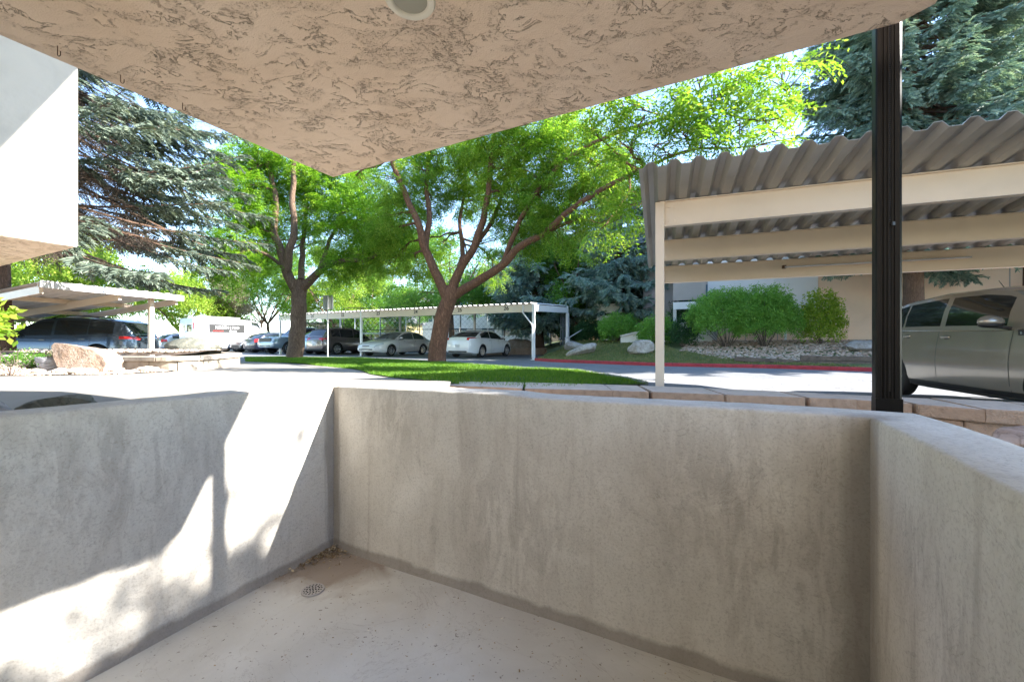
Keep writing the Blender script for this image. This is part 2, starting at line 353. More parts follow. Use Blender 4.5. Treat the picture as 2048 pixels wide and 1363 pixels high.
MT['hole'] = M('dark opening', (.01, .01, .01), 1)
MT['debris'] = leafmat('dry leaf litter', [(.14, .09, .05), (.28, .2, .12), (.52, .42, .28)], .15, 8, 1)
MT['petal'] = leafmat('pale petal bits', [(.5, .45, .38), (.7, .66, .6)], .2, 8, 1)

# ------------------------------------------------------------------ ground
def gz(Y): return float(np.interp(Y, [0, 3, 8, 15.5, 21], [.47, .47, .2, .08, .05]))
def G(X, Y): return gz(Y)*(1-.5*ss(.3, 2.5, X))
def gp(px, py):           # where a ray from the eye meets the terrain
    k = (py-CY)/F; rx = (px-CX)/F; lo, hi = .5, 80.
    for _ in range(50):
        m_ = (lo+hi)/2
        if (EYE-G(rx*m_, m_)) < k*m_: hi = m_
        else: lo = m_
    return (rx*m_, m_)
def zp(px, py, z): Y = (EYE-z)*F/(py-CY); return ((px-CX)/F*Y, Y)

bm = bmesh.new(); s_ = 300
bm.faces.new([bm.verts.new(p) for p in ((-s_, -s_, -.56), (s_, -s_, -.56), (s_, s_, -.56), (-s_, s_, -.56))])
struct(fin(bm, 'ground', MT['ground']))
# parking lot sheet
lot = [(-60, 9), (-16, 9), (-9.5, 14.5), (-7.3, 17.2), (1.9, 6.3), (2.2, 2.5), (9, 1.2), (30, -6), (40, 2), (14.5, 7.5), (12.6, 10.2), (10.1, 11.5), (8.1, 12.8), (5., 14.1), (3.3, 15.3), (1.0, 17.6), (1.4, 21), (4, 26), (8, 60), (-60, 60)]
lotf = lambda x, y: -.12*ss(2.5, 4.5, x)*(1-ss(7.5, 10, y))
struct(drape(lot, lotf, 1.5, 'parking_lot', MT['asphalt']))
# sidewalk
near_lawn = [gp(*p) for p in ((491, 722.6), (551, 725), (604, 728), (656, 733), (700, 737.5), (716, 740), (740, 748), (790, 756), (850, 761))]
walk = [pv(-.15, .15)[:2], pv(-.15, -4)[:2], pv(-6, -4)[:2], (-9.6, 2.2), (-9.0, 5.2), (-9.2, 6.9), (-7.9, 8.0), (-7.5, 8.9), (-7.7, 10.2), (-8.3, 11.9), (-10.2, 15.5)] + [(p[0]+.05, p[1]+.3) for p in near_lawn] + [(-.75, 5.0), (-.5, 3.2), (-.35, 2.7)]
struct(drape([tuple(p[:2]) for p in walk], lambda x, y: G(x, y)+.004*0, .4, 'sidewalk', MT['walk']))
# lawn
far_lawn = [gp(*p) for p in ((491, 714.5), (560, 714.2), (716, 716.2), (825, 721), (872, 723.2), (980, 731.6), (1050, 737), (1160, 741.7), (1204, 749), (1260, 758), (1297, 767.8))]
lawn = near_lawn + [gp(940, 761.5), gp(1040, 764), gp(1150, 767), gp(1240, 769.5), gp(1290, 770)] + far_lawn[::-1]
def lawnz(x, y): return lerp(G(x, y)+.012, min(G(x, y), .275), ss(-1.2, -.4, x)*(1-ss(5.8, 7.2, y)))+.02*noise.noise(Vector((x*.5, y*.5, 0)))*ss(5.6, 7, y)
nl_ = len(near_lawn); lawn = lawn[:nl_]+[(x, y+.16) for x, y in lawn[nl_:nl_+5]]+lawn[nl_+5:]
struct(drape(lawn, lawnz, .35, 'lawn', MT['lawn']))
def in_poly(x, y, poly):
    c = False; n = len(poly); j = n-1
    for i in range(n):
        xi, yi = poly[i][0], poly[i][1]; xj, yj = poly[j][0], poly[j][1]
        if (yi > y) != (yj > y) and x < (xj-xi)*(y-yi)/(yj-yi+1e-12)+xi: c = not c
        j = i
    return c
def scatter(poly, n):
    xs = [p[0] for p in poly]; ys = [p[1] for p in poly]; out = []
    while len(out) < n:
        x = random.uniform(min(xs), max(xs)); y = random.uniform(min(ys), max(ys))
        if in_poly(x, y, poly): out.append((x, y))
    return np.array(out)
def blades(poly, fz, n, h, wd, mat, name, label):
    P = scatter(poly, n); z = np.array([fz(x, y) for x, y in P]); a = rng.uniform(0, 6.28, n); hh = h*rng.uniform(.5, 1.2, n); ln = rng.normal(0, .4, (n, 2))*hh[:, None]
    wv = wd*rng.uniform(.6, 1.3, n)*(P[:, 1]/8).clip(.8, 2.2); dx = np.cos(a)*wv; dy = np.sin(a)*wv; b = np.c_[P, z-.005]
    Q = np.stack([b-np.c_[dx, dy, 0*dx], b+np.c_[dx, dy, 0*dx], b+np.c_[ln*.5+np.c_[dx, dy]*.6, hh*.6], b+np.c_[ln, hh]], 1)
    return tag(quads(Q, name, mat), label, 'grass', kind='stuff')
blades(lawn, lawnz, 90000, .055, .006, MT['blade'], 'grass', 'short mown bright green grass of the curved lawn strip')
# kerb along the lawn's far edge
def kerb_path(name, pts, z0, z1, wd, mat, cat_struct=True):
    bm = bmesh.new(); P = [Vector((p[0], p[1], 0)) for p in pts]; rings = []
    for i, p in enumerate(P):
        d = (P[min(i+1, len(P)-1)]-P[max(i-1, 0)]).normalized(); n = Vector((-d.y, d.x, 0)); 
        zz0 = z0(p.x, p.y) if callable(z0) else z0; zz1 = z1(p.x, p.y) if callable(z1) else z1
        rings.append([bm.verts.new(q) for q in (p+Vector((0, 0, zz0)), p+Vector((0, 0, zz1-.02)), p+n*.02+Vector((0, 0, zz1)), p+n*(wd-.01)+Vector((0, 0, zz1)), p+n*wd+Vector((0, 0, zz1-.01)), p+n*wd+Vector((0, 0, zz0)))])
    for a, b in zip(rings, rings[1:]):
        for k in range(6): bm.faces.new((a[k], a[(k+1) % 6], b[(k+1) % 6], b[k]))
    bm.faces.new(rings[0]); bm.faces.new(rings[-1]); return fin(bm, name, mat)
def refine(pts, step=.5):
    out = []
    for a, b in zip(pts, pts[1:]):
        n = max(1, int(math.dist(a, b)/step))
        for k in range(n): out.append((lerp(a[0], b[0], k/n), lerp(a[1], b[1], k/n)))
    return out+[tuple(pts[-1][:2])]
struct(kerb_path('kerb', refine(far_lawn[::-1]), -.02, lambda x, y: G(x, y)+.045, .14, MT['walk']))
# hillside behind the red kerb
kerb_r = [zp(1069, 721, 0), zp(1100, 723.5, 0), zp(1204, 727.6, 0), zp(1313, 731.7, 0), zp(1544, 736.5, 0), zp(1744, 743, 0), (12.6, 10.0), (16, 7.9), (24, 4.5)]
kr = refine(kerb_r, .6)
o = struct(kerb_path('kerb', kr, -.02, .115, .15, MT['red'])); o.name = 'red_kerb'
def kd(x, y):
    best = 1e9
    for a, b in zip(kerb_r, kerb_r[1:]):
        ax, ay = a; bx, by = b; L2 = (bx-ax)**2+(by-ay)**2; t = max(0, min(1, ((x-ax)*(bx-ax)+(y-ay)*(by-ay))/L2))
        best = min(best, math.hypot(x-ax-t*(bx-ax), y-ay-t*(by-ay)))
    return best
def hz(x, y):
    d = kd(x, y); h = .10+.76*ss(.1, 5.6, d)
    h = lerp(h, min(h, .12+.10*max(0, x-1)), 1-ss(1.2, 4.2, x)) 
    return h+.03*noise.noise(Vector((x*.6, y*.6, 3)))*min(1, d)
hill = [(p[0]+.06, p[1]+.12) for p in refine(kerb_r, 1.5)] + [(30, 9), (24, 19), (14, 24), (6, 34), (2.6, 34), (1.9, 22), (1.25, 18.2)]
struct(drape(hill, hz, .5, 'hillside', MT['lawn_dry']))
grass_hill = [(p[0]+.1, p[1]+.2) for p in refine(kerb_r[:6], 1)] + [(9.9, 12.5), (8.2, 14.2), (6.6, 16.4), (6.5, 20.5), (3.6, 23), (1.8, 20), (1.4, 18.4)]
blades(grass_hill, hz, 26000, .07, .008, MT['bladed'], 'hillside_grass', 'thin patchy grass on the slope behind the red kerb')

# ------------------------------------------------------------------ foliage machinery
def frames(D, roll=None):
    D = D/np.linalg.norm(D, axis=1)[:, None]; up = np.tile([0, 0, 1.], (len(D), 1))+rng.normal(0, .25, D.shape)
    s = np.cross(up, D); s /= np.linalg.norm(s, axis=1)[:, None]+1e-9; n = np.cross(D, s); return np.stack([D, s, n], 1)
def place(T, P, D, S):
    Fm = frames(D); S = np.broadcast_to(S, (len(P),)); return (np.einsum('qvk,nkj->nqvj', T, Fm)*S[:, None, None, None]+P[:, None, None, :]).reshape(-1, 4, 3)
def place_var(Ts, P, D, S):
    S = np.broadcast_to(S, (len(P),)); idx = rng.integers(0, len(Ts), len(P)); out = []
    for k, T in enumerate(Ts):
        m_ = idx == k
        if m_.any(): out.append(place(T, P[m_], D[m_], S[m_]))
    return np.concatenate(out)
def rhomb(b, t, wv): b, t, wv = map(np.asarray, (b, t, wv)); m_ = b*.55+t*.45; return np.stack([b, m_+wv, t, m_-wv])
def T_frond(n=5, L=.24, l=.055, wd=.012):
    q = []
    for k in range(n):
        s = (k+.6)/n*L; z = -.9*(s*s)/L; 
        for sg in (-1, 1):
            ll = l*(1.1-.5*abs(k/n-.4)); b = np.array([s, 0, z]); t = b+np.array([ll*.35, sg*ll, -ll*rng.uniform(.1, .5)]); q.append(rhomb(b, t, [wd, 0, .002]))
    q.append(rhomb([0, 0, 0], [L*1.1, 0, -.95*L*1.1], [0, .003, 0])); return np.array(q)
def T_spray_locust():
    q = []
    for k in range(6):
        a = rng.uniform(-1.9, 1.9); p = np.array([rng.uniform(0, .22), 0, 0]); T = T_frond(rng.integers(4, 6), rng.uniform(.16, .27))
        ca, sa = math.cos(a), math.sin(a); Rz = np.array([[ca, -sa, 0], [sa, ca, 0], [0, 0, 1]]); q.append(T @ Rz.T+p)
    return np.concatenate(q)
def T_leafspray(n=14, L=.25, l=.075, wd=.022):
    q = []
    for k in range(n):
        b = np.array([rng.uniform(0, L), rng.normal(0, .05), rng.normal(0, .04)]); d = rng.normal(0, 1, 3)+[.5, 0, -.3]; d /= np.linalg.norm(d); wv = np.cross(d, rng.normal(0, 1, 3)); wv *= wd/np.linalg.norm(wv)
        q.append(rhomb(b, b+d*l*rng.uniform(.7, 1.2), wv))
    return np.array(q)
def T_spruce(n=6, wd=.02, droop=.15, dens=1):
    q = []
    def spin(b, t, w_):
        b, t = np.asarray(b, float), np.asarray(t, float); d = t-b; s = np.cross(d, [0, 0, 1.]); s *= w_/(np.linalg.norm(s)+1e-9); u = np.cross(s, d); u *= w_/(np.linalg.norm(u)+1e-9)
        q.append(rhomb(b, t, s)); q.append(rhomb(b, t, u))
    spin([0, 0, 0], [.5, 0, -droop*.25], wd); spin([.45, 0, -droop*.2], [1, 0, -droop], wd*1.1)
    for k in range(n):
        x = .1+.8*k/n; z = -droop*x*x; l = (.42-.3*x)*rng.uniform(.8, 1.2)
        for sg in (-1, 1):
            spin([x, 0, z], [x+l*.75, sg*l*.75, z-rng.uniform(-.04, .12)], wd*rng.uniform(.8, 1.15))
    return np.array(q)
TL = [T_spray_locust()*1.35 for _ in range(6)]; TB = [T_leafspray() for _ in range(6)]
TS = [T_spruce() for _ in range(6)]; TSF = [T_spruce(4, .045) for _ in range(4)]
TSP = [T_spruce(8, .034, .22) for _ in range(6)]
TTW = [T_spruce(6, .009, .3) for _ in range(5)]

def curve(p, q, bend, n=6):
    p, q = Vector(p), Vector(q); L = (q-p).length; o_ = Vector((random.gauss(0, 1), random.gauss(0, 1), random.gauss(0, .6)))*L*bend
    return [p.lerp(q, t)+o_*math.sin(math.pi*t)+Vector([random.gauss(0, 1)*L*bend*.15 for _ in range(3)])*(0 if t in (0, 1) else 1) for t in [k/n for k in range(n+1)]]
def smooth_path(P, n=4):
    P = [Vector(p) for p in P]; out = []
    for i in range(len(P)-1):
        a, b, c, d = P[max(i-1, 0)], P[i], P[i+1], P[min(i+2, len(P)-1)]
        for k in range(n):
            t = k/n; out.append(.5*((2*b)+(c-a)*t+(2*a-5*b+4*c-d)*t*t+(3*b-a-3*c+d)*t**3))
    out.append(P[-1]); return out
def broad_tree(name, label, base, limbs, blobs, Ts, leaf, bark, group=None, dens=1., scale=1., seg=9, cat='tree', twigs=True, trunk_wob=.0):
    """limbs: list of (points, r0, r1); blobs: (center, radius, count)"""
    root = empty(name, base, label, cat, group); B = Vector(base)
    bm = bmesh.new(); nodes = []
    for pts, r0, r1 in limbs:
        sp = smooth_path(pts, 5); n = len(sp); rr = [lerp(r0, r1, (k/(n-1))**.9) for k in range(n)]
        sp = [p+Vector((noise.noise(p*1.7), noise.noise(p*1.7+Vector((9, 0, 0))), 0))*.06 for p in sp] if r0 > .06 else sp
        tube(bm, [p-B for p in sp], rr, seg, True); nodes += [(p, rr[k]) for k, p in enumerate(sp)][n//3:]
    Ps, Ds, Ss = [], [], []
    for c, r, cnt, *xs_ in blobs:
        c = Vector(c); rad = Vector((r, r, r*.75)) if not hasattr(r, '__len__') else Vector(r)
        if twigs:
            p0, r_ = min(nodes, key=lambda q: (q[0]-c).length+(.3 if q[0].z > c.z else 0)); r_ = min(r_*.6, .05)
            main = curve(p0, c, .12, 6); tube(bm, [p-B for p in main], [lerp(r_, .012, k/6) for k in range(7)], 5)
            for _ in range(7):
                d = Vector([random.gauss(0, 1) for _ in range(3)]).normalized(); e = c+Vector((d.x*rad.x, d.y*rad.y, d.z*rad.z))*.85
                st = main[random.randint(3, 6)]; tube(bm, [p-B for p in curve(st, e, .12, 4)], [.014, .011, .009, .007, .004], 4)
        n = int(cnt*dens); d = rng.normal(0, 1, (n, 3)); d /= np.linalg.norm(d, axis=1)[:, None]; k = rng.uniform(.25, 1, n)**.5
        P = np.array(c)+d*np.array(rad)*k[:, None]*rng.uniform(.8, 1.15, n)[:, None]
        Ps.append(P); Ds.append(d*.7+rng.normal(0, .5, (n, 3))*[1, 1, .5]+[0, 0, -.1]); Ss.append(rng.uniform(.8, 1.3, n)*scale*(xs_[0] if xs_ else 1))
    fin(bm, 'trunk', bark, root, 60)
    Q = place_var(Ts, np.concatenate(Ps), np.concatenate(Ds), np.concatenate(Ss))-np.array(B)
    quads(Q, 'crown', leaf, root); return root
def spruce(name, label, base, H, Rd, z0, leaf, group=None, wh=.34, nb=7, tr=.28, inner=.3, Ts=None, sub=.13, tipscale=1., az=None, seed=1, dead=False, power=.75, lean=(0, 0), droop=.32, blen=(.45, .2), lmin=.3, wild=0., hang=.45):
    r_ = np.random.default_rng(seed); random.seed(seed); root = empty(name, base, label, 'tree', group); Ts = Ts or TS
    bm = bmesh.new(); pts = [Vector((lean[0]*k*k, lean[1]*k*k, H*k)) for k in [i/10 for i in range(11)]]; tube(bm, pts, [tr*(1-.9*i/10)*(1.25 if i == 0 else 1) for i in range(11)], 10)
    P, D, S = [], [], []; Pd, Dd, Sd = [], [], []; z = z0
    while z < H-.3:
        k = (z-z0)/(H-z0); Lb0 = Rd*(1-k)**power*(.75+.25*min(1, k*8))
        for i in range(nb):
            a = r_.uniform(0, 6.283) if az is None else r_.uniform(*az)
            L = max(lmin, Lb0*r_.uniform(.7, 1.1)); zb = z+r_.uniform(-.15, .15); dx, dy = math.cos(a), math.sin(a)
            dr = droop*r_.uniform(.6, 1.3); sl_ = wild*r_.uniform(-1, .8); lt = wild*r_.uniform(-1, 1); ph = r_.uniform(0, 6.28)
            def q(s): t = s/L; o2 = lt*t*t*L*.5+wild*.12*math.sin(ph+t*7)*t; return np.array([dx*s-dy*o2, dy*s+dx*o2, zb+L*(-dr*t+.62*dr*t*t*t+.05+sl_*t)+wild*.15*math.sin(ph*2+t*9)*t])
            ns = 7; tube(bm, [Vector(q(L*t/ns)) for t in range(ns+1)], [max(.004, .018*L**.6*(1-.85*t/ns)) for t in range(ns+1)], 4)
            s = L*.12; side = 1
            while s < L:
                p = q(s); d = q(min(L, s+.1))-q(s-.1); d /= np.linalg.norm(d); sd = np.array([-dy, dx, 0])*side; bl = (blen[0]*(1-s/L)+blen[1])*r_.uniform(.7, 1.25)*min(1.5, L/2)*tipscale
                dd = d*.8+sd*r_.uniform(.5, 1.0)+np.array([0, 0, r_.uniform(-hang, .1)])
                if s > L*inner: P.append(p); D.append(dd); S.append(bl)
                elif dead: Pd.append(p); Dd.append(dd+r_.normal(0, .3, 3)); Sd.append(bl*.9)
                side = -side; s += sub*.5*r_.uniform(.7, 1.3)
            P.append(q(L*.97)); D.append(d); S.append(.35*tipscale)
        z += wh*r_.uniform(.8, 1.2)
    fin(bm, 'trunk', MT['sbark'], root, 60)
    quads(place_var(Ts, np.array(P), np.array(D), np.array(S)), 'crown', leaf, root)
    if dead and Pd: quads(place_var(TTW, np.array(Pd), np.array(Dd), np.array(Sd)), 'bare_twigs', MT['needle_dead'], root)
    return root

# ------------------------------------------------------------------ patio
ZF = -.475; SOF = 2.05; WT = .22
prof_px = [(668.5, 771.4), (762.5, 775.9), (899, 782.7), (1022, 788.9), (1070, 795.4), (1172, 802.0), (1309, 808), (1505, 818.7), (1741, 833)]
ztab = []
for px, py in prof_px:
    r = (px-CX)/F; s = (r*2.66+1.165)/(.893+.451*r); Y = 2.66-.451*s; ztab.append((s, EYE-(py-CY)/F*Y))
def wall_mesh():
    bm = bmesh.new(); inn, out, nrm, zt = [], [], [], []
    path = []
    n = 46
    for k in range(n): t = 4.2*(1-k/n); path.append((0, -t, ip(-t, [(-4, .60), (-1.38, .595), (-.475, .586), (-.2, .572), (0, ztab[0][1])]), (-1, 0)))
    path.append((0, 0, ztab[0][1], (-1, 1)))
    for k in range(1, 50): v = 2.717*k/50; path.append((v, 0, ip(v, ztab), (0, 1)))
    path.append((2.717, 0, ztab[-1][1], (1, 1)))
    for k in range(1, 40): t = 3.6*k/39; path.append((2.717, -t, ztab[-1][1]+.004*math.sin(t*5), (1, 0)))
    rings = []
    for v, u, z, (nv, nu) in path:
        z += .0035*noise.noise(Vector((v*7, u*7, 1))); j = .004*noise.noise(Vector((v*4, u*4, 5))); j2 = .004*noise.noise(Vector((v*3, u*3, 8)))
        corner = nv > 0 and nu > 0
        def off(d, zz):
            if corner and d > .1: d *= .86
            return bm.verts.new(pv(v+nv*d, u+nu*d, zz))
        e = .012+j*.6
        r_ = [off(-.03, ZF-.01), off(-.018, ZF+.012), off(-.004, ZF+.05)]
        for k in range(1, 9): r_.append(off(j*math.sin(k), lerp(ZF+.05, z-.03, k/9)))
        r_ += [off(0, z-.014), off(.0025, z-.005), off(.009, z-.0005), off(.09, z+j*.3), off(.16, z+j2*.3), off(WT-.02, z-.002), off(WT-.005, z-.014), off(WT, z-.035), off(WT, z-.5), off(WT, ZF-.1)]
        rings.append(r_)
    for a, b in zip(rings, rings[1:]):
        for k in range(len(a)-1): bm.faces.new((a[k], b[k], b[k+1], a[k+1]))
    return bm
tag(fin(wall_mesh(), 'patio_wall', MT['patio'], None, 50, recalc=False), 'low grey stucco wall wrapping three sides of the sunken patio', 'wall')
bm = bmesh.new()
grid(bm, lambda a, b: pv(-.1+2.95*a, .1-4.4*b, ZF+.004*noise.noise(Vector((a*6, b*8, 0)))), 30, 40)
struct(fin(bm, 'patio_floor', MT['floor'], None, 60))
# floor drain
dc = Vector((-1.065, 2.18, ZF+.006)); root = empty('floor_drain', dc, 'round perforated drain cover in the patio floor by the corner', 'drain')
bm = bmesh.new(); lathe(bm, [(0.0001, .002), (.046, .0025), (.052, .0035), (.056, .0025), (.0575, -.006)], 32); fin(bm, 'cover', MT['drainm'], root, 50)
bm = bmesh.new()
for rr, nn in ((.0, 1), (.0155, 6), (.031, 12), (.0435, 16)):
    for k in range(nn):
        a = 2*math.pi*k/nn; lathe(bm, [(.0001, .0036), (.0040 if rr < .04 else .0026, .0036), (.0048, .002)], 8, None, Vector((rr*math.cos(a), rr*math.sin(a), 0)))
fin(bm, 'holes', MT['hole'], root)
# debris: leaf litter in the corner and bits on the floor
def flat_bits(n, pos, size, name, mat, label, zs=.004):
    P = np.array([pos() for _ in range(n)]); a = rng.uniform(0, 6.28, n); s = size*rng.uniform(.4, 1.5, n); d = np.c_[np.cos(a), np.sin(a), rng.normal(0, .35, n)]; e = np.c_[-np.sin(a), np.cos(a), rng.normal(0, .35, n)]*rng.uniform(.25, .7, n)[:, None]
    Q = np.stack([P-d*s[:, None], P+e*s[:, None], P+d*s[:, None], P-e*s[:, None]], 1); Q[:, :, 2] = np.maximum(Q[:, :, 2], ZF+zs); return tag(quads(Q, name, mat), label, 'litter', kind='stuff')
def cpos():
    if random.random() < .6: u = -abs(random.gauss(0, .16)); return tuple(pv(.03+abs(random.gauss(0, .035)), u, ZF+.006+random.random()*.02))
    return tuple(pv(.03+abs(random.gauss(0, .09)), -.03-abs(random.gauss(0, .09)), ZF+.006+random.random()*.012))
flat_bits(420, cpos, .009, 'leaf_litter', MT['debris'], 'brown leaf litter gathered in the patio floor corner')
flat_bits(90, cpos, .006, 'petal_litter', MT['petal'], 'pale petal bits among the litter in the floor corner')
fpos = lambda: tuple(pv(random.uniform(.06, 2.65), -random.uniform(.05, 1.9), ZF+.005))
flat_bits(700, fpos, .0048, 'floor_specks', MT['debris'], 'small dark specks and twigs strewn over the patio floor', .006)
flat_bits(45, fpos, .006, 'petal_bits', MT['petal'], 'pale petals strewn over the patio floor', .006)
# balcony overhead
root = empty('balcony', pv(0, 0, SOF), 'rough tan stucco balcony whose underside covers the patio', 'balcony')
poly = [pv(-.265, .219), pv(2.85, .175), pv(2.93, .12), pv(2.93, -4.6), pv(-.265, -4.6)]; rb = pv(0, 0, SOF)
def ring_solid(bm, poly, z0, z1, bev=.012):
    # slab with a gently uneven arris
    pts = []
    for i in range(len(poly)):
        a, b = poly[i], poly[(i+1) % len(poly)]; n = max(1, int((b-a).length/.06))
        for k in range(n): pts.append(a.lerp(b, k/n))
    c = sum(pts, Vector((0, 0, 0)))/len(pts); lo, mid, hi = [], [], []
    for p in pts:
        d = (p-c).normalized(); j = .004*noise.noise(p*9); lo.append(bm.verts.new(p-d*(.012+j)+Vector((0, 0, z0)))); mid.append(bm.verts.new(p+d*j*.5+Vector((0, 0, z0+.014)))); hi.append(bm.verts.new(p+Vector((0, 0, z1))))
    n = len(pts); bm.faces.new(lo[::-1]); bm.faces.new(hi)
    for i in range(n):
        k = (i+1) % n; bm.faces.new((lo[i], lo[k], mid[k], mid[i])); bm.faces.new((mid[i], mid[k], hi[k], hi[i]))
bm = bmesh.new(); ring_solid(bm, [p-A0 for p in poly], SOF, SOF+.95); bmesh.ops.translate(bm, vec=A0-rb, verts=bm.verts); fin(bm, 'slab', MT['soffit'], root)
# building behind the camera, with an upper roof
root = empty('apartment_building', pv(1, -4.5), 'tan stucco apartment building the patio belongs to', 'building'); rb = pv(1, -4.5)
def pbox(bm, v0, v1, u0, u1, z0, z1, rb):
    prism(bm, [pv(v0, u0)-rb, pv(v1, u0)-rb, pv(v1, u1)-rb, pv(v0, u1)-rb], z0, z1)
bm = bmesh.new(); pbox(bm, -4, 6, -9, -3.05, -.5, 7.4, rb); fin(bm, 'wall', MT['block_stucco'], root)
bm = bmesh.new(); pbox(bm, -3.4, 6.5, -9.2, 1.80, 7.42, 7.7, rb); fin(bm, 'roof', MT['roof'], root)
bm = bmesh.new(); pbox(bm, .5, 2.5, -3.04, -3.0, ZF, 1.6, rb); fin(bm, 'sliding_door', MT['win'], root)
# neighbouring balcony at left
bw = 5.0; root = empty('balcony', pv(-bw-1.5, -1.5, 2.05), 'pale stucco balcony box at the left edge, half in sun', 'balcony'); rb = pv(-bw-1.5, -1.5, 2.05)
bm = bmesh.new(); pl = [pv(-bw, .28), pv(-bw, -5), pv(-bw-4, -5), pv(-bw-4, .28)]; ring_solid(bm, [p-A0 for p in pl[::-1]], 2.05, 5.8); bmesh.ops.translate(bm, vec=A0-rb, verts=bm.verts)
o = fin(bm, 'box', MT['block_stucco'], root); o.data.materials.append(MT['soffit'])
for f in o.data.polygons:
    if f.normal.z < -.5: f.material_index = 1
# recessed light
lc = Vector((-.248*1.25/1.257, 1.26, SOF-.002)); lc = Vector(((820-CX)/F*1.42, 1.42, SOF-.003))
root = empty('recessed_light', lc, 'round cream recessed light in the balcony underside', 'light')
bm = bmesh.new(); lathe(bm, [(.058, .004), (.060, -.004), (.068, -.009), (.083, -.007), (.088, .001)], 40); fin(bm, 'trim_ring', MT['bead'], root, 50)
bm = bmesh.new(); lathe(bm, [(.0001, -.002), (.03, -.0025), (.059, -.001)], 32); fin(bm, 'lens', MT['lampin'], root, 50)
# hooks
for k, (px, py, lab) in enumerate(((115, 100, 'rusty open hook under the balcony edge nearest the left border'), (241, 158, 'rusty hook under the balcony edge, middle of three'), (365, 214, 'rusty hook under the balcony edge nearest the locust trees'))):
    Y = (SOF-EYE)*F/(CY-(py-8)); p = Vector(((px-CX)/F*Y, Y, SOF)); bm = bmesh.new(); hh = .034 if k == 0 else .028
    pts = [(0, 0, .01), (0, 0, -hh)]+[(.006-.006*math.cos(a), 0, -hh-.008*math.sin(a)) for a in [R(x) for x in range(20, 200, 30)]]+[(.012, 0, -hh+.012)]
    tube(bm, pts, .0016, 6); o = fin(bm, 'hook', MT['rust'], None, 60); o.location = p; o.rotation_euler = (0, 0, k*.5); tag(o, lab, 'hook', 'hooks under the balcony')
# black grooved post
F1 = Vector((1.483, 1.66, 0)); root = empty('post', F1+Vector((.03, 0, .2)), 'black grooved metal post rising beside the patio corner', 'post')
bm = bmesh.new(); wdt, dp = .082, .05; sec = []
def g(x, y): sec.append((x, y))
for x, y in ((0, dp), (0, .006), (.004, 0), (.016, 0), (.018, .004), (.022, .004), (.024, 0), (.030, 0), (.0315, .003), (.0345, .003), (.036, 0), (.0405, 0), (.0415, .005), (.0465, .005), (.0475, 0), (.052, 0), (.0535, .003), (.0565, .003), (.058, 0), (.074, 0), (.082, .008), (.082, dp)): g(x, y)
rbp = root.location
def post_sec(bm, sec, z0, z1, gr=0):
    lo = [bm.verts.new(F1+VV*x+UV*(y-gr)+Vector((0, 0, z0))-rbp) for x, y in sec]; hi = [bm.verts.new(F1+VV*x+UV*(y-gr)+Vector((0, 0, z1))-rbp) for x, y in sec]; n = len(sec)
    for i in range(n): bm.faces.new((lo[i], lo[(i+1) % n], hi[(i+1) % n], hi[i]))
    bm.faces.new(lo[::-1]); bm.faces.new(hi)
post_sec(bm, sec, .25, 3.9); fin(bm, 'shaft', MT['post'], root)
bm = bmesh.new(); post_sec(bm, [(-.0015, dp+.002), (-.0015, -.0015), (.0835, -.0015), (.0835, dp+.002)], .24, .628); fin(bm, 'base_sleeve', MT['post'], root)
bm = bmesh.new()
for k in range(300): z = .66+k*.0085; box(bm, F1+VV*.044+UV*.0035+Vector((0, 0, z))-rbp, (.004, .003, .0035))
o = fin(bm, 'perforated_strip', MT['rubber'], root); o.data.materials[0] = M('strip plastic', (.06, .055, .055), .4)
bm = bmesh.new(); box(bm, F1+VV*.052+UV*-.003+Vector((0, 0, 1.33))-rbp, (.010, .008, .014)); fin(bm, 'clip', MT['black'], root)

# ------------------------------------------------------------------ cap block wall beyond the patio
far_c = [Vector(zp(*p, .3)+(0,)) for p in ((846, 761.5), (940, 762.6), (1040, 764), (1160, 767), (1298, 771), (1420, 776), (1560, 782), (1744, 790.5), (1900, 797), (2048, 804.5))]+[Vector((5.6, 3.33, 0)), Vector((7.6, 2.5, 0)), Vector((10, 1.5, 0))]
near_c = [Vector(zp(*p, .3)+(0,)) for p in ((846, 768), (940, 772), (1040, 776.5), (1160, 779), (1298, 783), (1420, 788), (1560, 793), (1744, 800), (1900, 813), (2048, 823))]+[Vector((5.1, 2.75, 0)), Vector((7.2, 1.95, 0)), Vector((9.6, .95, 0))]
fs, ns = smooth_path(far_c, 8), smooth_path(near_c, 8)
def at_len(path, s):
    for a, b in zip(path, path[1:]):
        l = (b-a).length
        if s <= l: return a.lerp(b, s/l)
        s -= l
    return path[-1]
def plen(p): return sum((b-a).length for a, b in zip(p, p[1:]))
LF, LN = plen(fs), plen(ns); cuts = [0]
while cuts[-1] < 1: cuts.append(min(1, cuts[-1]+random.choice((.6, .42, .75, .5))/LF*(1 if len(cuts) > 3 else 1.4)))
root = empty('retaining_wall', (3, 4.2, 0), 'low block retaining wall with tan cap stones between patio and parking lot', 'wall'); rb = Vector((3, 4.2, 0))
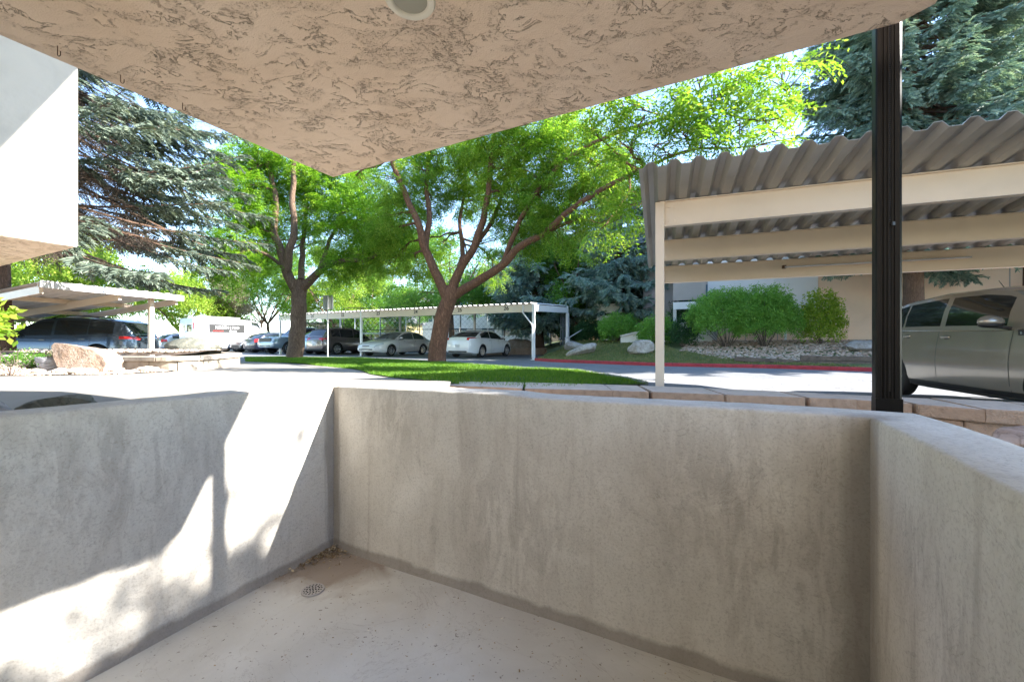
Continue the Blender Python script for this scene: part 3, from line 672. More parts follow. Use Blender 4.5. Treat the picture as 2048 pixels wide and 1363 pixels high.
for i, (a, b) in enumerate(zip(cuts, cuts[1:])):
    sp = random.uniform(.02, -.02)/LF; dz = random.uniform(-.004, .004); g_ = .006
    q = [at_len(fs, a*LF+g_), at_len(fs, b*LF-g_), at_len(ns, (b+sp)*LN-g_), at_len(ns, (a+sp)*LN+g_)]
    if (q[1]-q[0]).length < .05: continue
    bm = bmesh.new(); prism(bm, [p-rb for p in q], .19, .30+dz); bmesh.ops.recalc_face_normals(bm, faces=bm.faces)
    bmesh.ops.bevel(bm, geom=bm.edges[:], offset=.008, segments=2, affect='EDGES')
    bmesh.ops.subdivide_edges(bm, edges=bm.edges[:], cuts=1, use_grid_fill=True)
    o = fin(bm, 'cap_stone', MT['cap'], root); o.data.materials.append(MT['capside'])
    for f in o.data.polygons:
        if abs(f.normal.z) < .4: f.material_index = 1
for i in range(26):
    a, b = i/26, (i+1)/26; q = [at_len(fs, a*LF+.004), at_len(fs, b*LF-.004), at_len(ns, b*LN-.004), at_len(ns, a*LN+.004)]
    q = [lerp(q[0], q[3], .1), lerp(q[1], q[2], .1), lerp(q[1], q[2], .93), lerp(q[0], q[3], .93)]
    for z0, z1 in ((.055, .184), (-.1, .05)):
        bm = bmesh.new(); prism(bm, [p-rb for p in q], z0, z1); bmesh.ops.recalc_face_normals(bm, faces=bm.faces); bmesh.ops.bevel(bm, geom=bm.edges[:], offset=.008, segments=1, affect='EDGES'); fin(bm, 'wall_block', MT['capside'], root)
# planting gap ground between
gap = [pv(-.2, .2), pv(2.9, .2), pv(2.9, -3)]+[Vector((6.5, -1.5, 0)), Vector((9.8, 1.0, 0))]+[p+Vector((0, .1, 0)) for p in near_c[::-1][1:]]+[Vector((-.9, 4.7, 0))]
struct(drape([(p.x, p.y) for p in gap], lambda x, y: lerp(.26, .05, ss(-1.6, .6, x))+.02*noise.noise(Vector((x*3, y*3, 0))), .25, 'planting_bed', MT['gravel_soil']))

# ------------------------------------------------------------------ rocks
def rock_bm(s, seed=0, sub=3, rough=.22, flat=0, cuts=5, boxy=.0):
    bm = bmesh.new(); bmesh.ops.create_icosphere(bm, subdivisions=sub, radius=.5); rr = random.Random(seed)
    pl = [(Vector([rr.gauss(0, 1) for _ in range(3)]).normalized(), rr.uniform(.28, .42)) for _ in range(cuts)]; off = Vector((seed*3.1, seed, 0))
    for v in bm.verts:
        c = v.co.copy()
        for n, d in pl:
            k = c.dot(n)-d
            if k > 0: c -= n*k*.92
        n_ = c.normalized(); c += n_*rough*.35*noise.noise(c*2.4+off)+n_*rough*.16*noise.noise(c*7+off)+n_*rough*.07*noise.noise(c*19+off)
        v.co = Vector((c.x*s[0], c.y*s[1], c.z*s[2]))
    return bm
def rock(name, loc, s, mat, label=None, cat='rock', group=None, seed=0, rz=0, rx=0, ry=0, **kw):
    o = fin(rock_bm(s, seed, **kw), name, mat, None, 28); o.location = loc; o.rotation_euler = (rx, ry, rz); return tag(o, label, cat, group)
rock('boulder', (-2.38, 2.14, .50), (.36, .22, .16), MT['rockd'], 'dark brown rock just outside the left patio wall', seed=3, rz=.35, ry=-.12, cuts=7)
rock('boulder', (-2.56, 1.90, .53), (.42, .26, .22), MT['rockg'], 'grey brown rock cut by the left border outside the patio wall', seed=5, rz=.2, cuts=6)
rock('boulder', (.82, 3.05, .30), (.22, .2, .17), MT['rockp'], 'small pale rock peeking over the far patio wall', seed=8)
rock('boulder', (3.42, 2.72, .2), (.42, .28, .18), MT['rockp'], 'tan rock lying in the gap beside the cap stones', seed=9, rz=.4)
rock('boulder', (3.35, 2.35, .12), (.3, .25, .16), MT['rockt'], 'smaller tan rock beside the right patio wall', seed=10)
bm = bmesh.new(); ol = [(-.62, .30), (-.55, .36), (-.38, .33), (.25, .22), (.48, .08), (.56, -.06), (.50, -.26), (-.25, -.26), (-.42, -.12), (-.52, .1)]
vf_ = [bm.verts.new((x, -.22+.12*z, z)) for x, z in ol]; vb_ = [bm.verts.new((x*.82+.03, .26, z*.8)) for x, z in ol]; bm.faces.new(vf_); bm.faces.new(vb_[::-1])
for i in range(10): bm.faces.new((vf_[i], vb_[i], vb_[(i+1) % 10], vf_[(i+1) % 10]))
bmesh.ops.recalc_face_normals(bm, faces=bm.faces); bmesh.ops.triangulate(bm, faces=bm.faces); bmesh.ops.subdivide_edges(bm, edges=bm.edges[:], cuts=3, use_grid_fill=True)
for v in bm.verts: v.co += v.co.normalized()*(.05*noise.noise(v.co*3)+.025*noise.noise(v.co*9))
o = fin(bm, 'boulder', MT['rockp'], None, 35); o.location = (-8.75, 8.45, .47); tag(o, 'big pinkish slab boulder standing tilted before the planter wall', 'rock')
rock('boulder', (-9.05, 11.6, .62), (1.5, .9, .62), MT['rockd'], 'dark rounded boulder lying on the stone planter', seed=16, cuts=3, ry=.05)
hb = lambda x, y: hz(x, y)
rock('boulder', (3.05, 17.9, hz(3.05, 17.9)+.16), (1.45, .8, .55), MT['rockw'], 'white grey wedge boulder at the foot of the slope by the carport', seed=21, ry=-.25, rz=.2, cuts=8)
rock('boulder', (3.35, 20.2, .48), (1.5, .9, .8), MT['rockg'], 'grey wedge boulder behind the white one near the handrail', seed=22, ry=.28, rz=-.1, cuts=8)
rock('boulder', (5.25, 16.6, hz(5.25, 16.6)+.16), (1.1, .75, .75), MT['rockw'], 'large cream boulder on the middle of the grassy slope', seed=25, cuts=7, ry=-.2)
rock('boulder', (12.3, 13.9, hz(12.3, 13.9)+.1), (1.7, .9, .5), MT['rockg'], 'flat blue grey rock on the gravel behind the black post', seed=26)
rock('boulder', (.5, 26.5, .5), (1.9, 1, 1.2), MT['rockt'], 'tan boulder behind the fence beyond the numbered carport', seed=27, cuts=6)
# planter with low curved stone wall
pf = [(-10.6, 8.9), (-9.2, 9.3), (-7.75, 9.25), (-7.45, 9.9), (-7.6, 10.8), (-7.95, 11.9), (-8.6, 12.6), (-9.6, 13.2)]
pfs = smooth_path([Vector(p+(0,)) for p in pf], 5)
root = empty('planter_wall', (-8, 10, 0), 'low curved stone planter wall with pale cap stones beside the sidewalk', 'wall'); rb = Vector((-8, 10, 0)); LP = plen(pfs)
MT['pcap'] = M('shade toned planter stone', (.44, .375, .30), .92, var=.2, scale=3, bump=.8, bscale=50, dist=.006, dirt=.5)  # dappled shade on the planter wall is put into this darker stone colour
def band(pth, a, b, z0, z1, w0, w1, name, mat, bev=.008):
    L_ = plen(pth); n = 4; bm = bmesh.new(); o1, o2 = [], []
    for k in range(n+1):
        s = lerp(a, b, k/n)*L_; p = at_len(pth, s); d = (at_len(pth, min(L_, s+.03))-at_len(pth, max(0, s-.03))).normalized(); nn = Vector((-d.y, d.x, 0)); o1.append(p+nn*w0); o2.append(p+nn*w1)
    prism(bm, [(q-rb) for q in o1+o2[::-1]], z0, z1); bmesh.ops.recalc_face_normals(bm, faces=bm.faces); bmesh.ops.bevel(bm, geom=[e for e in bm.edges if e.calc_face_angle(0) > .6], offset=bev, segments=1, affect='EDGES'); return fin(bm, name, mat, root)
for i in range(9): band(pfs, i/9+.001, (i+1)/9-.001, .40, .505, -.05, .33, 'cap_stone', MT['pcap'])
for i in range(13): band(pfs, i/13+.0008, (i+1)/13-.0008, .05, .396, .0, .25, 'wall_block', MT['pcap'])
mound = [(-16, 8.6), (-10.6, 9.1)]+[(p.x-.15*0, p.y+.12) for p in pfs[3:]]+[(-9.7, 13.4), (-10.4, 11.6), (-17, 11.4)]
mound = [(-18, 8.4), (-10.7, 9.15), (-9.2, 9.55), (-7.95, 9.5), (-7.75, 10.0), (-7.9, 10.8), (-8.2, 11.8), (-8.8, 12.4), (-9.7, 12.95), (-10.3, 11.3), (-18, 11.3)]
struct(drape(mound, lambda x, y: .50+.13*ss(-9, -12, x)*0+.10*ss(9.2, 10.5, y)+.05*noise.noise(Vector((x*1.3, y*1.3, 2))), .4, 'planter_soil', MT['soil']))
bedl = [(-18, 4.6), (-9.6, 5.0), (-9.0, 5.3), (-9.15, 6.9), (-7.95, 7.95), (-7.5, 8.85), (-7.7, 9.3), (-9.2, 9.4), (-10.6, 9.2), (-18, 8.6)]
bedz = lambda x, y: G(x, y)+.015+.34*ss(6.8, 9.4, y)*ss(-9.3, -10.8, x)+.02*noise.noise(Vector((x*2, y*2, 4)))
struct(drape(bedl, bedz, .4, 'rock_bed', MT['gravel_soil']))
protos = [rock_bm((1, .75, .5), 40+k, 2, .15, cuts=4) for k in range(5)]; pm = []
for k, b_ in enumerate(protos):
    me = bpy.data.meshes.new('river_rock'); b_.to_mesh(me); b_.free(); me.materials.append(MT['rockt' if k % 2 else 'rockw']); me.polygons.foreach_set('use_smooth', [True]*len(me.polygons)); me.set_sharp_from_angle(angle=R(35)); pm.append(me)
pts = scatter([(-11.8, 5.9), (-9.3, 6.2), (-9.2, 7.0), (-8.0, 8.0), (-7.6, 8.7), (-7.9, 9.15), (-9.4, 9.0), (-11.6, 9.0), (-13, 8)], 130)
for x, y in pts:
    o = bpy.data.objects.new('river_rock', random.choice(pm)); C.objects.link(o); s = random.uniform(.14, .36)*(1.2 if y < 8 else .9); o.scale = (s, s, s); o.location = (x, y, bedz(x, y)+s*.14); o.rotation_euler = (random.uniform(-.2, .2), random.uniform(-.2, .2), random.uniform(0, 6))
    big = s > .3; tan = o.data.materials[0] == MT['rockt']; tag(o, ('large ' if big else 'small ')+('tan' if tan else 'pale grey')+' river rock in the stony bed left of the sidewalk', 'rock', ('large ' if big else 'small ')+('tan' if tan else 'pale grey')+' river rocks in the bed by the sidewalk')
def gravel(poly, fz, n, size, mat, name, label):
    V, Fc = [], []; ico = np.array([[1, 0, -.3], [-.5, .87, -.3], [-.5, -.87, -.3], [.5, .87, .3], [-1, 0, .3], [.5, -.87, .3], [0, 0, .7]]); fc = [(0, 1, 3), (1, 2, 4), (2, 0, 5), (0, 3, 5), (1, 4, 3), (2, 5, 4), (3, 4, 6), (4, 5, 6), (5, 3, 6)]
    P = scatter(poly, n)
    for i, (x, y) in enumerate(P):
        s = size*random.uniform(.5, 1.4); a = random.uniform(0, 6.28); c_, s__ = math.cos(a), math.sin(a); v = (ico+rng.normal(0, .12, ico.shape))*[s, s*.7, s*.7]; v = v @ np.array([[c_, s__, 0], [-s__, c_, 0], [0, 0, 1]])+[x, y, fz(x, y)+s*.15]
        V.append(v); Fc += [tuple(k+7*i for k in f) for f in fc]
    return tag(mesh_np(np.concatenate(V), Fc, name, mat), label, 'gravel', kind='stuff')
def pebble_mat(name, cols):
    m, N, P = newmat(name); g_ = N.new('ShaderNodeNewGeometry'); N.link(N.ramp(g_.outputs['Random Per Island'], [(k/(len(cols)-1), c) for k, c in enumerate(cols)]), P.inputs['Base Color']); P.inputs['Roughness'].default_value = .9; return m
PB = pebble_mat('mixed pebbles', [(.30, .20, .14), (.54, .41, .31), (.44, .32, .25), (.66, .56, .47), (.38, .29, .24)])
grav = [(6.7, 16.2), (7.6, 14.6), (9.0, 13.6), (10.8, 12.8), (12.2, 12.3), (15.5, 10.6), (20, 9.5), (20, 13), (13, 17), (8.3, 19.4)]
gravel(grav, hz, 9000, .055, PB, 'gravel', 'pinkish gravel spread below the apartment wall'); 
gravel([(-12, 5.5), (-9.2, 5.5), (-9.1, 6.9), (-7.9, 7.9), (-7.5, 8.8), (-7.8, 9.2), (-12, 9)], bedz, 3500, .035, PB, 'pebbles', 'small pebbles between the river rocks left of the sidewalk')
gravel([(-11.5, 9.4), (-8.0, 9.7), (-8.2, 11.5), (-9.6, 12.5), (-13, 10.8)], lambda x, y: .60+.02*0, 900, .05, PB, 'planter_stones', 'loose stones on the planter soil')
gravel([pv(.6, .25)[:2], pv(2.8, .25)[:2], (4.6, 2.7), (3.2, 3.4), (1, 4.3), (.2, 4.4)], lambda x, y: lerp(.26, .05, ss(-1.6, .6, x))+.01, 3000, .03, PB, 'bed_gravel', 'gravel in the gap behind the patio wall')

# ------------------------------------------------------------------ carports
def carport(label, O, X, Yd, L, D, z, slope, beams, bh, posts, mb, md, x0=0, over=1.0, corr=.26, ch=.05, tubex=None, group='carports of the complex', fascia=None):
    """O beam line start; X along the beams; Yd depth direction"""
    root = empty('carport', O, label, 'carport', group); X, Yd = Vector(X).normalized(), Vector(Yd).normalized(); Z = Vector((0, 0, 1))
    zs = lambda d: z-slope*d
    bm = bmesh.new(); n = int(L/corr); top = []
    xs = []
    for k in range(n): b = k*corr; xs += [(b, 0), (b+corr*.18, 0), (b+corr*.38, ch), (b+corr*.62, ch), (b+corr*.82, 0)]
    xs.append((n*corr, 0)); rows = []
    for d, th in ((-over, 0), (D, 0), (D, .004), (-over, .004)):
        rows.append([bm.verts.new(X*(x+x0)+Yd*d+Z*(zs(d)+h+th)) for x, h in xs])
    rows.append(rows[0])
    for a, b in zip(rows, rows[1:]):
        for i in range(len(xs)-1): bm.faces.new((a[i], a[i+1], b[i+1], b[i]))
    fin(bm, 'roof_deck', md, root)
    for bd in beams:
        bm = bmesh.new(); d = bd; p = Yd*d+Z*(zs(d)-bh/2-.003); q = p+X*L
        beam(bm, p, q, .012, bh-.02)
        for sg in (1, -1): beam(bm, p+Z*sg*(bh/2-.006), q+Z*sg*(bh/2-.006), .11, .012)
        fin(bm, 'beam', mb, root)
    for px_, d in posts:
        bm = bmesh.new(); zt = zs(d)-.004; c = X*px_+Yd*d
        m = Matrix((X, Yd, Z)).transposed()
        box(bm, c+Z*(zt-bh*.0+0)/2, (.125, .10, zt), m, .008); box(bm, c+Z*.012, (.22, .2, .02), m)
        fin(bm, 'post', mb, root)
    if tubex:
        a, b, d, dz = tubex; bm = bmesh.new(); p = X*a+Yd*(d-.05)+Z*(zs(d)-dz); q = X*b+Yd*(d-.05)+Z*(zs(d)-dz); beam(bm, p, q, .07, .05, bev=.008); f = fin(bm, 'light_fixture', mb, root)
        bm = bmesh.new(); tube(bm, [p-Yd*.05-Z*.01, q-Yd*.05-Z*.01], .016, 8); fin(bm, 'lamp_tube', MT['lens'], f, 50)
        bm = bmesh.new(); beam(bm, p-X*.03, p+X*.03, .08, .06); fin(bm, 'rusty_end', MT['rust'], f)
    return root
Xc, Yc = Vector((.939, -.344, 0)), Vector((.344, .939, 0))
O1 = Vector((2.2, 6.065, 0))
cpr = carport('near cream carport with brown corrugated roof over the grey hatchback', O1, Xc, Yc, 13, 3.32, 2.918, .122, [0, 1.63, 3.26], .37, [(0, 0), (6.3, 0), (12.4, 0), (0, 3.26), (6.3, 3.26), (12.4, 3.26)], MT['cream'], MT['deck'], x0=-.25, over=1.02, corr=.28, ch=.065, tubex=(2.36, 5.2, 3.26, .16))
for bd in (0, 1.63, 3.26):
    bm = bmesh.new(); zc_ = 2.918-.122*bd-.19; m_ = Matrix((Xc, Yc, Vector((0, 0, 1)))).transposed(); box(bm, Xc*.16+Yc*(bd-.009)+Vector((0, 0, zc_)), (.15, .006, .31), m_)
    for dx in (.12, .2):
        for dz in (-.1, .1): box(bm, Xc*dx+Yc*(bd-.015)+Vector((0, 0, zc_+dz)), (.022, .012, .022), m_, .004)
    fin(bm, 'bracket', MT['cream'], cpr)
p0 = Vector((.97, 18.4, 0)); Xm, Ym = -VV, UV
cpm = carport('long white carport with bay numbers on its fascia beyond the lawn', p0, Xm, Ym, 18.2, 5.0, 2.55, -.05, [2.4, 4.6], .26, [(0, .02), (10.73, .02), (18, .02), (0, 4.6), (6, 4.6), (12, 4.6), (17.8, 4.6)], MT['white'], MT['deckw'], x0=0, over=.12, corr=.30, ch=.05)
bm = bmesh.new(); zf = 2.55; beam(bm, Xm*.05+Vector((0, 0, zf-.19)), Xm*18.1+Vector((0, 0, zf-.19)), .05, .36); fas = fin(bm, 'fascia', MT['cream'], cpm)
bm = bmesh.new(); beam(bm, Ym*.05+Vector((0, 0, 2.36)), Ym*4.6+Vector((0, 0, 2.56)), .05, .3); fin(bm, 'end_beam', MT['white'], cpm)
bm = bmesh.new(); tube(bm, [Xm*.5-Ym*.06+Vector((0, 0, 2.5)), Xm*.5-Ym*.06+Vector((0, 0, 2.15)), Xm*.42-Ym*.06+Vector((0, 0, 2.05)), Xm*.06-Ym*.08+Vector((0, 0, 1.62)), Xm*.02-Ym*.08+Vector((0, 0, 1.5)), Xm*.02-Ym*.08+Vector((0, 0, .1))], .035, 8); fin(bm, 'downspout', MT['white'], cpm, 50)
for num, px in (('21', 626), ('22', 686), ('23', 757), ('24', 832), ('25', 920), ('26', 1013)):
    r = (px-CX)/F; s = (p0.x-r*p0.y)/(.893+.451*r); place_text(num, .26, 'number', MT['black'], fas, Xm*s-Ym*.03+Vector((0, 0, zf-.17)), -Xm, (0, 0, 1), .003, .004)
p1 = Vector((-11.35, 9.75, 0)); X1 = Vector((.26, .966, 0)).normalized(); Y1 = Vector((-.966, .26, 0)).normalized()
cpl = carport('white carport over the blue grey crossover at far left', p1, X1, Y1, 3.25, 6.4, 2.27, .10, [0.0, 2.1, 4.2, 6.2], .12, [(2.6, .25), (.62, 2.5)], MT['cream'], MT['deckw'], x0=0, over=.1, corr=.3, ch=.04)
bm = bmesh.new(); beam(bm, X1*-.02-Y1*.13+Vector((0, 0, 2.22)), X1*3.27-Y1*.13+Vector((0, 0, 2.2)), .03, .17); fin(bm, 'fascia', MT['white'], cpl)
for q_ in (.06, 1.65, 3.15): bm = bmesh.new(); beam(bm, X1*q_+Y1*0+Vector((0, 0, 2.09)), X1*q_+Y1*6.3+Vector((0, 0, 2.09-.63)), .07, .18); fin(bm, 'rafter', MT['cream'], cpl)
# another far white carport, seen beneath the green trees
cpf = carport('small far carport roof glimpsed behind the pickup truck', Vector((-17.5, 41, 0)), -VV, UV, 6, 4, 2.6, .12, [0, 2], .25, [(0, 0), (6, 0), (0, 2), (6, 2)], MT['cream'], MT['deckw'], corr=.4)

# ------------------------------------------------------------------ cars
def paint(name, col, metal=.5, rough=.28): return M('car paint '+name, col, rough, metal=metal, var=.04, scale=2, coat=.8)
def car(name, label, cat, L, W, top, roof, glassx, wheels, wr, pm_, loc, head, cl=.20, tumble=.17, ws=None, rw=None, nose=.22, group='cars parked in the lot', rail=False, gm=None, hl=(.60, .80), tl=(.55, .84), tll=.35, hll=.45, beltw=.93, nst=44, arch=None, two_tone=None, sill=None, handles=(), doors=(), mirror=None, plate_f=True, grille=None, lens_f=None, spokes=8, tlm=None, rr=.22):
    root = empty(name, loc, label, cat, group, head); gm = gm or MT['glass']
    h2 = L/2
    def hw(x):
        d = h2-abs(x); e = nose if x > 0 else rr; k = .75
        return W/2*(1-(e*(1-min(1, d/k))**2.3))
    def bot(x): d = h2-abs(x); return cl+.10*max(0, 1-d/.5)**1.5
    def ring(x):
        w_, zb, zt = hw(x), bot(x), ip(x, top); h = zt-zb
        return [(0, zb), (w_*.80, zb), (w_*.93, zb+.04*h+.01), (w_*.985, zb+.20*h), (w_*1.0, zb+.42*h), (w_*1.0, zb+.55*h), (w_*.985, zb+.72*h), (w_*.965, zb+.84*h), (w_*beltw, zt-.035), (w_*(beltw-.05), zt-.008), (w_*.6, zt+.012), (0, zt+.02)]
    xs = sorted(set([round(x, 4) for x in list(np.linspace(-h2, h2, nst))+[h2-.03, h2-.08, -h2+.03, -h2+.08]]))
    def body_bm():
        bm = bmesh.new(); rings = []
        for x in xs:
            r = ring(x); k = 1
            if abs(x) > h2-.001: k = .94
            pts = [(y*k, z if k == 1 else lerp(z, (r[0][1]+r[-1][1])/2, .06)) for y, z in r]; full = pts+[(-y, z) for y, z in pts[-2:0:-1]]
            rings.append([bm.verts.new((x, y, z)) for y, z in full])
        for a, b in zip(rings, rings[1:]):
            n = len(a)
            for k in range(n): bm.faces.new((a[k], a[(k+1) % n], b[(k+1) % n], b[k]))
        bm.faces.new(rings[0]); bm.faces.new(rings[-1][::-1]); bmesh.ops.recalc_face_normals(bm, faces=bm.faces); return bm
    ob = fin(body_bm(), 'body', pm_, root)
    bmc = bmesh.new(); ar = arch or wr*1.13
    for wx in wheels:
        for sg in (1, -1):
            g_ = bmesh.ops.create_cone(bmc, cap_ends=True, segments=36, radius1=ar, radius2=ar, depth=.5)['verts']
            bmesh.ops.rotate(bmc, verts=g_, matrix=Matrix.Rotation(R(90), 3, 'X')); bmesh.ops.translate(bmc, verts=g_, vec=(wx, sg*(W/2+.02), wr+.01))
    bmesh.ops.recalc_face_normals(bmc, faces=bmc.faces)
    cut = fin(bmc, 'cutter', MT['black']); cut.location = loc; cut.rotation_euler = (0, 0, head)
    md = ob.modifiers.new('b', 'BOOLEAN'); md.object = cut; md.operation = 'DIFFERENCE'; md.solver = 'EXACT'
    md.material_mode = 'TRANSFER'
    dg = bpy.context.evaluated_depsgraph_get(); dg.update(); me = bpy.data.meshes.new_from_object(ob.evaluated_get(dg)); ob.modifiers.clear(); ob.data = me
    me.polygons.foreach_set('use_smooth', [True]*len(me.polygons)); me.set_sharp_from_angle(angle=R(32)); bpy.data.objects.remove(cut)
    def surf(x, f, sg=1, off=.004):
        r = ring(x); n = len(r)-1; t = min(f, .9999)*n; i = int(t); a, b = r[i], r[min(i+1, n)]; y = lerp(a[0], b[0], t-i); z = lerp(a[1], b[1], t-i)
        c = (0, (r[0][1]+r[-1][1])/2); dy, dz = y-c[0], z-c[1]; l = math.hypot(dy, dz*1.6)+1e-6
        return Vector((x+(off if x > h2-.3 else -off if x < -h2+.3 else 0), (y+off*dy/l)*sg, z+off*dz/l*.3))
    def patch(x0, x1, f0, f1, nm, mat, sides=(1, -1), nx=8, nf=5, off=.006, par=root, single=False):
        for sg in sides:
            bm = bmesh.new(); a = grid(bm, lambda u, v: surf(lerp(x0, x1, u), lerp(f0, f1, v) if not callable(f0) else lerp(f0(u), f1(u), v), sg, off), nx, nf)
            fin(bm, nm, mat, par, 50)
    # greenhouse
    if roof:
        gx0, gx1 = roof[-1][0], roof[0][0]; st = sorted(set([round(float(x), 4) for x in list(np.linspace(gx0, gx1, 34))]+[round(e, 4) for g_ in glassx for e in g_]+[round(e, 4) for e in (ws or ())]+[round(e, 4) for e in (rw or ())]))
        rmax = max(z for _, z in roof)
        def gr(x):
            T = ip(x, sorted(roof)); zb = ip(x, top)-.03; T = max(T, zb+.02); hb = min(hw(x), W/2)*(beltw-.02); tt = tumble*(T-zb)/(rmax-zb) if rmax > zb else 0
            ys = lambda f: hb-tt*f-.012*f*f; H_ = T-zb
            return [(ys(0), zb), (ys(.13), zb+H_*.13), (ys(.5)+.012, zb+H_*.5), (ys(.86), zb+H_*.86), (ys(.97)-.006, zb+H_*.97), (ys(1)-.045, T+.004), (ys(1)*.62, T+.024), (0, T+.032)]
        bmp, bmg = bmesh.new(), {}
        def addf(bm, ps):
            vs_ = [bm.verts.new(p) for p in ps]; bm.faces.new(vs_)
        rings = {x: gr(x) for x in st}; parts = {}
        for a, b in zip(st, st[1:]):
            mx_ = (a+b)/2
            for sg in (1, -1):
                for k in range(7):
                    ps = [(a, rings[a][k][0]*sg, rings[a][k][1]), (b, rings[b][k][0]*sg, rings[b][k][1]), (b, rings[b][k+1][0]*sg, rings[b][k+1][1]), (a, rings[a][k+1][0]*sg, rings[a][k+1][1])]
                    if sg > 0: ps = ps[::-1]
                    key = None
                    if k in (1, 2):
                        for gi, (g0, g1) in enumerate(glassx):
                            if g0 <= mx_ <= g1: key = ('side_window', gi, sg)
                    if k >= 5 and ws and ws[0] <= mx_ <= ws[1]: key = ('windshield', 0, 0)
                    if k >= 5 and rw and rw[0] <= mx_ <= rw[1]: key = ('rear_window', 0, 0)
                    if key: parts.setdefault(key, []).append(ps)
                    else: addf(bmp, ps)
        bmesh.ops.remove_doubles(bmp, verts=bmp.verts, dist=.0005); fin(bmp, 'cabin', two_tone or pm_, root, 40)
        for (nm, gi, sg), pl_ in parts.items():
            bm = bmesh.new()
            for ps in pl_: addf(bm, ps)
            bmesh.ops.remove_doubles(bm, verts=bm.verts, dist=.0005); fin(bm, nm, gm, root, 60)
    # wheels
    for wx in wheels:
        for sg in (1, -1):
            bm = bmesh.new(); tw = .2; m = Matrix.Rotation(R(90)*-sg, 4, 'X')
            lathe(bm, [(wr*.60, -tw*.45), (wr*.9, -tw*.5), (wr*.98, -tw*.4), (wr, -tw*.2), (wr, tw*.2), (wr*.98, tw*.4), (wr*.9, tw*.5), (wr*.66, tw*.46), (wr*.64, tw*.3)], 32, m, Vector((wx, sg*(W/2-.12), wr)))
            wo = fin(bm, 'wheel', MT['rubber'], root, 50)
            bm = bmesh.new(); lathe(bm, [(.001, .03), (wr*.14, .035), (wr*.16, .01), (wr*.2, .0)], 20, m, Vector((wx, sg*(W/2-.05), wr)))
            lathe(bm, [(wr*.56, -.04), (wr*.60, .015), (wr*.66, .022), (wr*.675, .008)], 32, m, Vector((wx, sg*(W/2-.04), wr)))
            for k in range(spokes):
                a = 2*math.pi*k/spokes; d = Vector((math.cos(a), 0, math.sin(a))); c = Vector((wx, sg*(W/2-.045), wr)); beam(bm, c+d*wr*.12, c+d*wr*.6, .02, wr*.13, up=Vector((0, 1, 0)).cross(d))
            fin(bm, 'rim', MT['rim'], wo)
            bm = bmesh.new(); lathe(bm, [(.001, -.06), (wr*.6, -.06)], 24, m, Vector((wx, sg*(W/2-.05), wr))); fin(bm, 'brake_disc', MT['black'], wo)
    patch(h2-hll, h2-.02, hl[0], hl[1], 'headlight', lens_f or MT['lens'])
    patch(-h2+.015, -h2+tll, tl[0], tl[1], 'tail_light', tlm or MT['redlens'])
    zc = lambda f, x: ring(x)[int(f*11)][1]
    xf = h2+.002; zt = ip(h2, top); zb = bot(h2)
    if grille: 
        gz0, gz1, gw = grille; boxo('grille', MT['black'], root, (h2-.01, 0, (gz0+gz1)/2), (.04, gw, gz1-gz0), None, .008)
    boxo('front_bumper_vent', MT['black'], root, (h2-.012, 0, zb+.10), (.035, W*.55, .07), None, .01)
    boxo('rear_bumper_trim', MT['black'], root, (-h2+.012, 0, zb+.05), (.035, W*.62, .08), None, .01)
    zr = ip(-h2, top)
    pl = boxo('licence_plate', MT['plate'], root, (-h2-.004, 0, lerp(bot(-h2), zr, .58)), (.012, .30, .15), None, .003)
    for x in doors:
        for sg in (1, -1):
            bm = bmesh.new(); grid(bm, lambda u, v: surf(x+(u-.5)*.009, lerp(.20, .76, v), sg, .0015), 1, 14); fin(bm, 'door_gap', MT['black'], root)
    for x, zf_ in handles:
        for sg in (1, -1):
            p = surf(x, zf_, sg, .018); o_ = boxo('door_handle', pm_, root, p, (.17, .022, .028), None, .009)
            boxo('handle_recess', MT['black'], root, surf(x+.01, zf_-.012, sg, .001), (.085, .004, .075), None, .0015)
    if mirror:
        x, zz = mirror
        for sg in (1, -1):
            y = sg*(hw(x)*beltw+.13)
            bm = bmesh.new(); g_ = bmesh.ops.create_icosphere(bm, subdivisions=3, radius=.5)['verts']
            for v in g_: v.co = Vector((v.co.x*(.17 if v.co.x > 0 else .06), v.co.y*.25, v.co.z*(.16 if v.co.z > 0 else .10)))
            bmesh.ops.translate(bm, verts=g_, vec=(x, y, zz+.10)); mo = fin(bm, 'mirror', pm_, root, 60)
            bm = bmesh.new(); beam(bm, (x+.03, sg*(hw(x)*beltw-.05), zz+.02), (x+.01, y, zz+.05), .07, .035, bev=.01); fin(bm, 'mirror_arm', MT['black'], mo)
            bm = bmesh.new(); g_ = bmesh.ops.create_icosphere(bm, subdivisions=2, radius=.5)['verts']
            for v in g_: v.co = Vector((v.co.x*.17, v.co.y*.235, v.co.z*.07))
            bmesh.ops.translate(bm, verts=g_, vec=(x+.005, y, zz+.062)); fin(bm, 'mirror_base', MT['black'], mo, 60)
    if sill:
        f0, f1 = sill; patch(wheels[1]+wr*1.16, wheels[0]-wr*1.16, f0, f1, 'sill', MT['black'], nx=12, off=.006)
    if rail:
        for sg in (1, -1):
            bm = bmesh.new(); x0_, x1_ = rail; tube(bm, [(lerp(x0_, x1_, t), sg*(W/2*beltw-tumble-.08), ip(lerp(x0_, x1_, t), sorted(roof))+.06*math.sin(math.pi*min(1, t*6, (1-t)*6)/2)+.0) for t in np.linspace(0, 1, 9)], .014, 6); fin(bm, 'roof_rail', MT['black'], root, 60)
    root['_'] = 0; del root['_']
    return root, surf, ring, patch
def heading(d): return math.atan2(d[1], d[0])
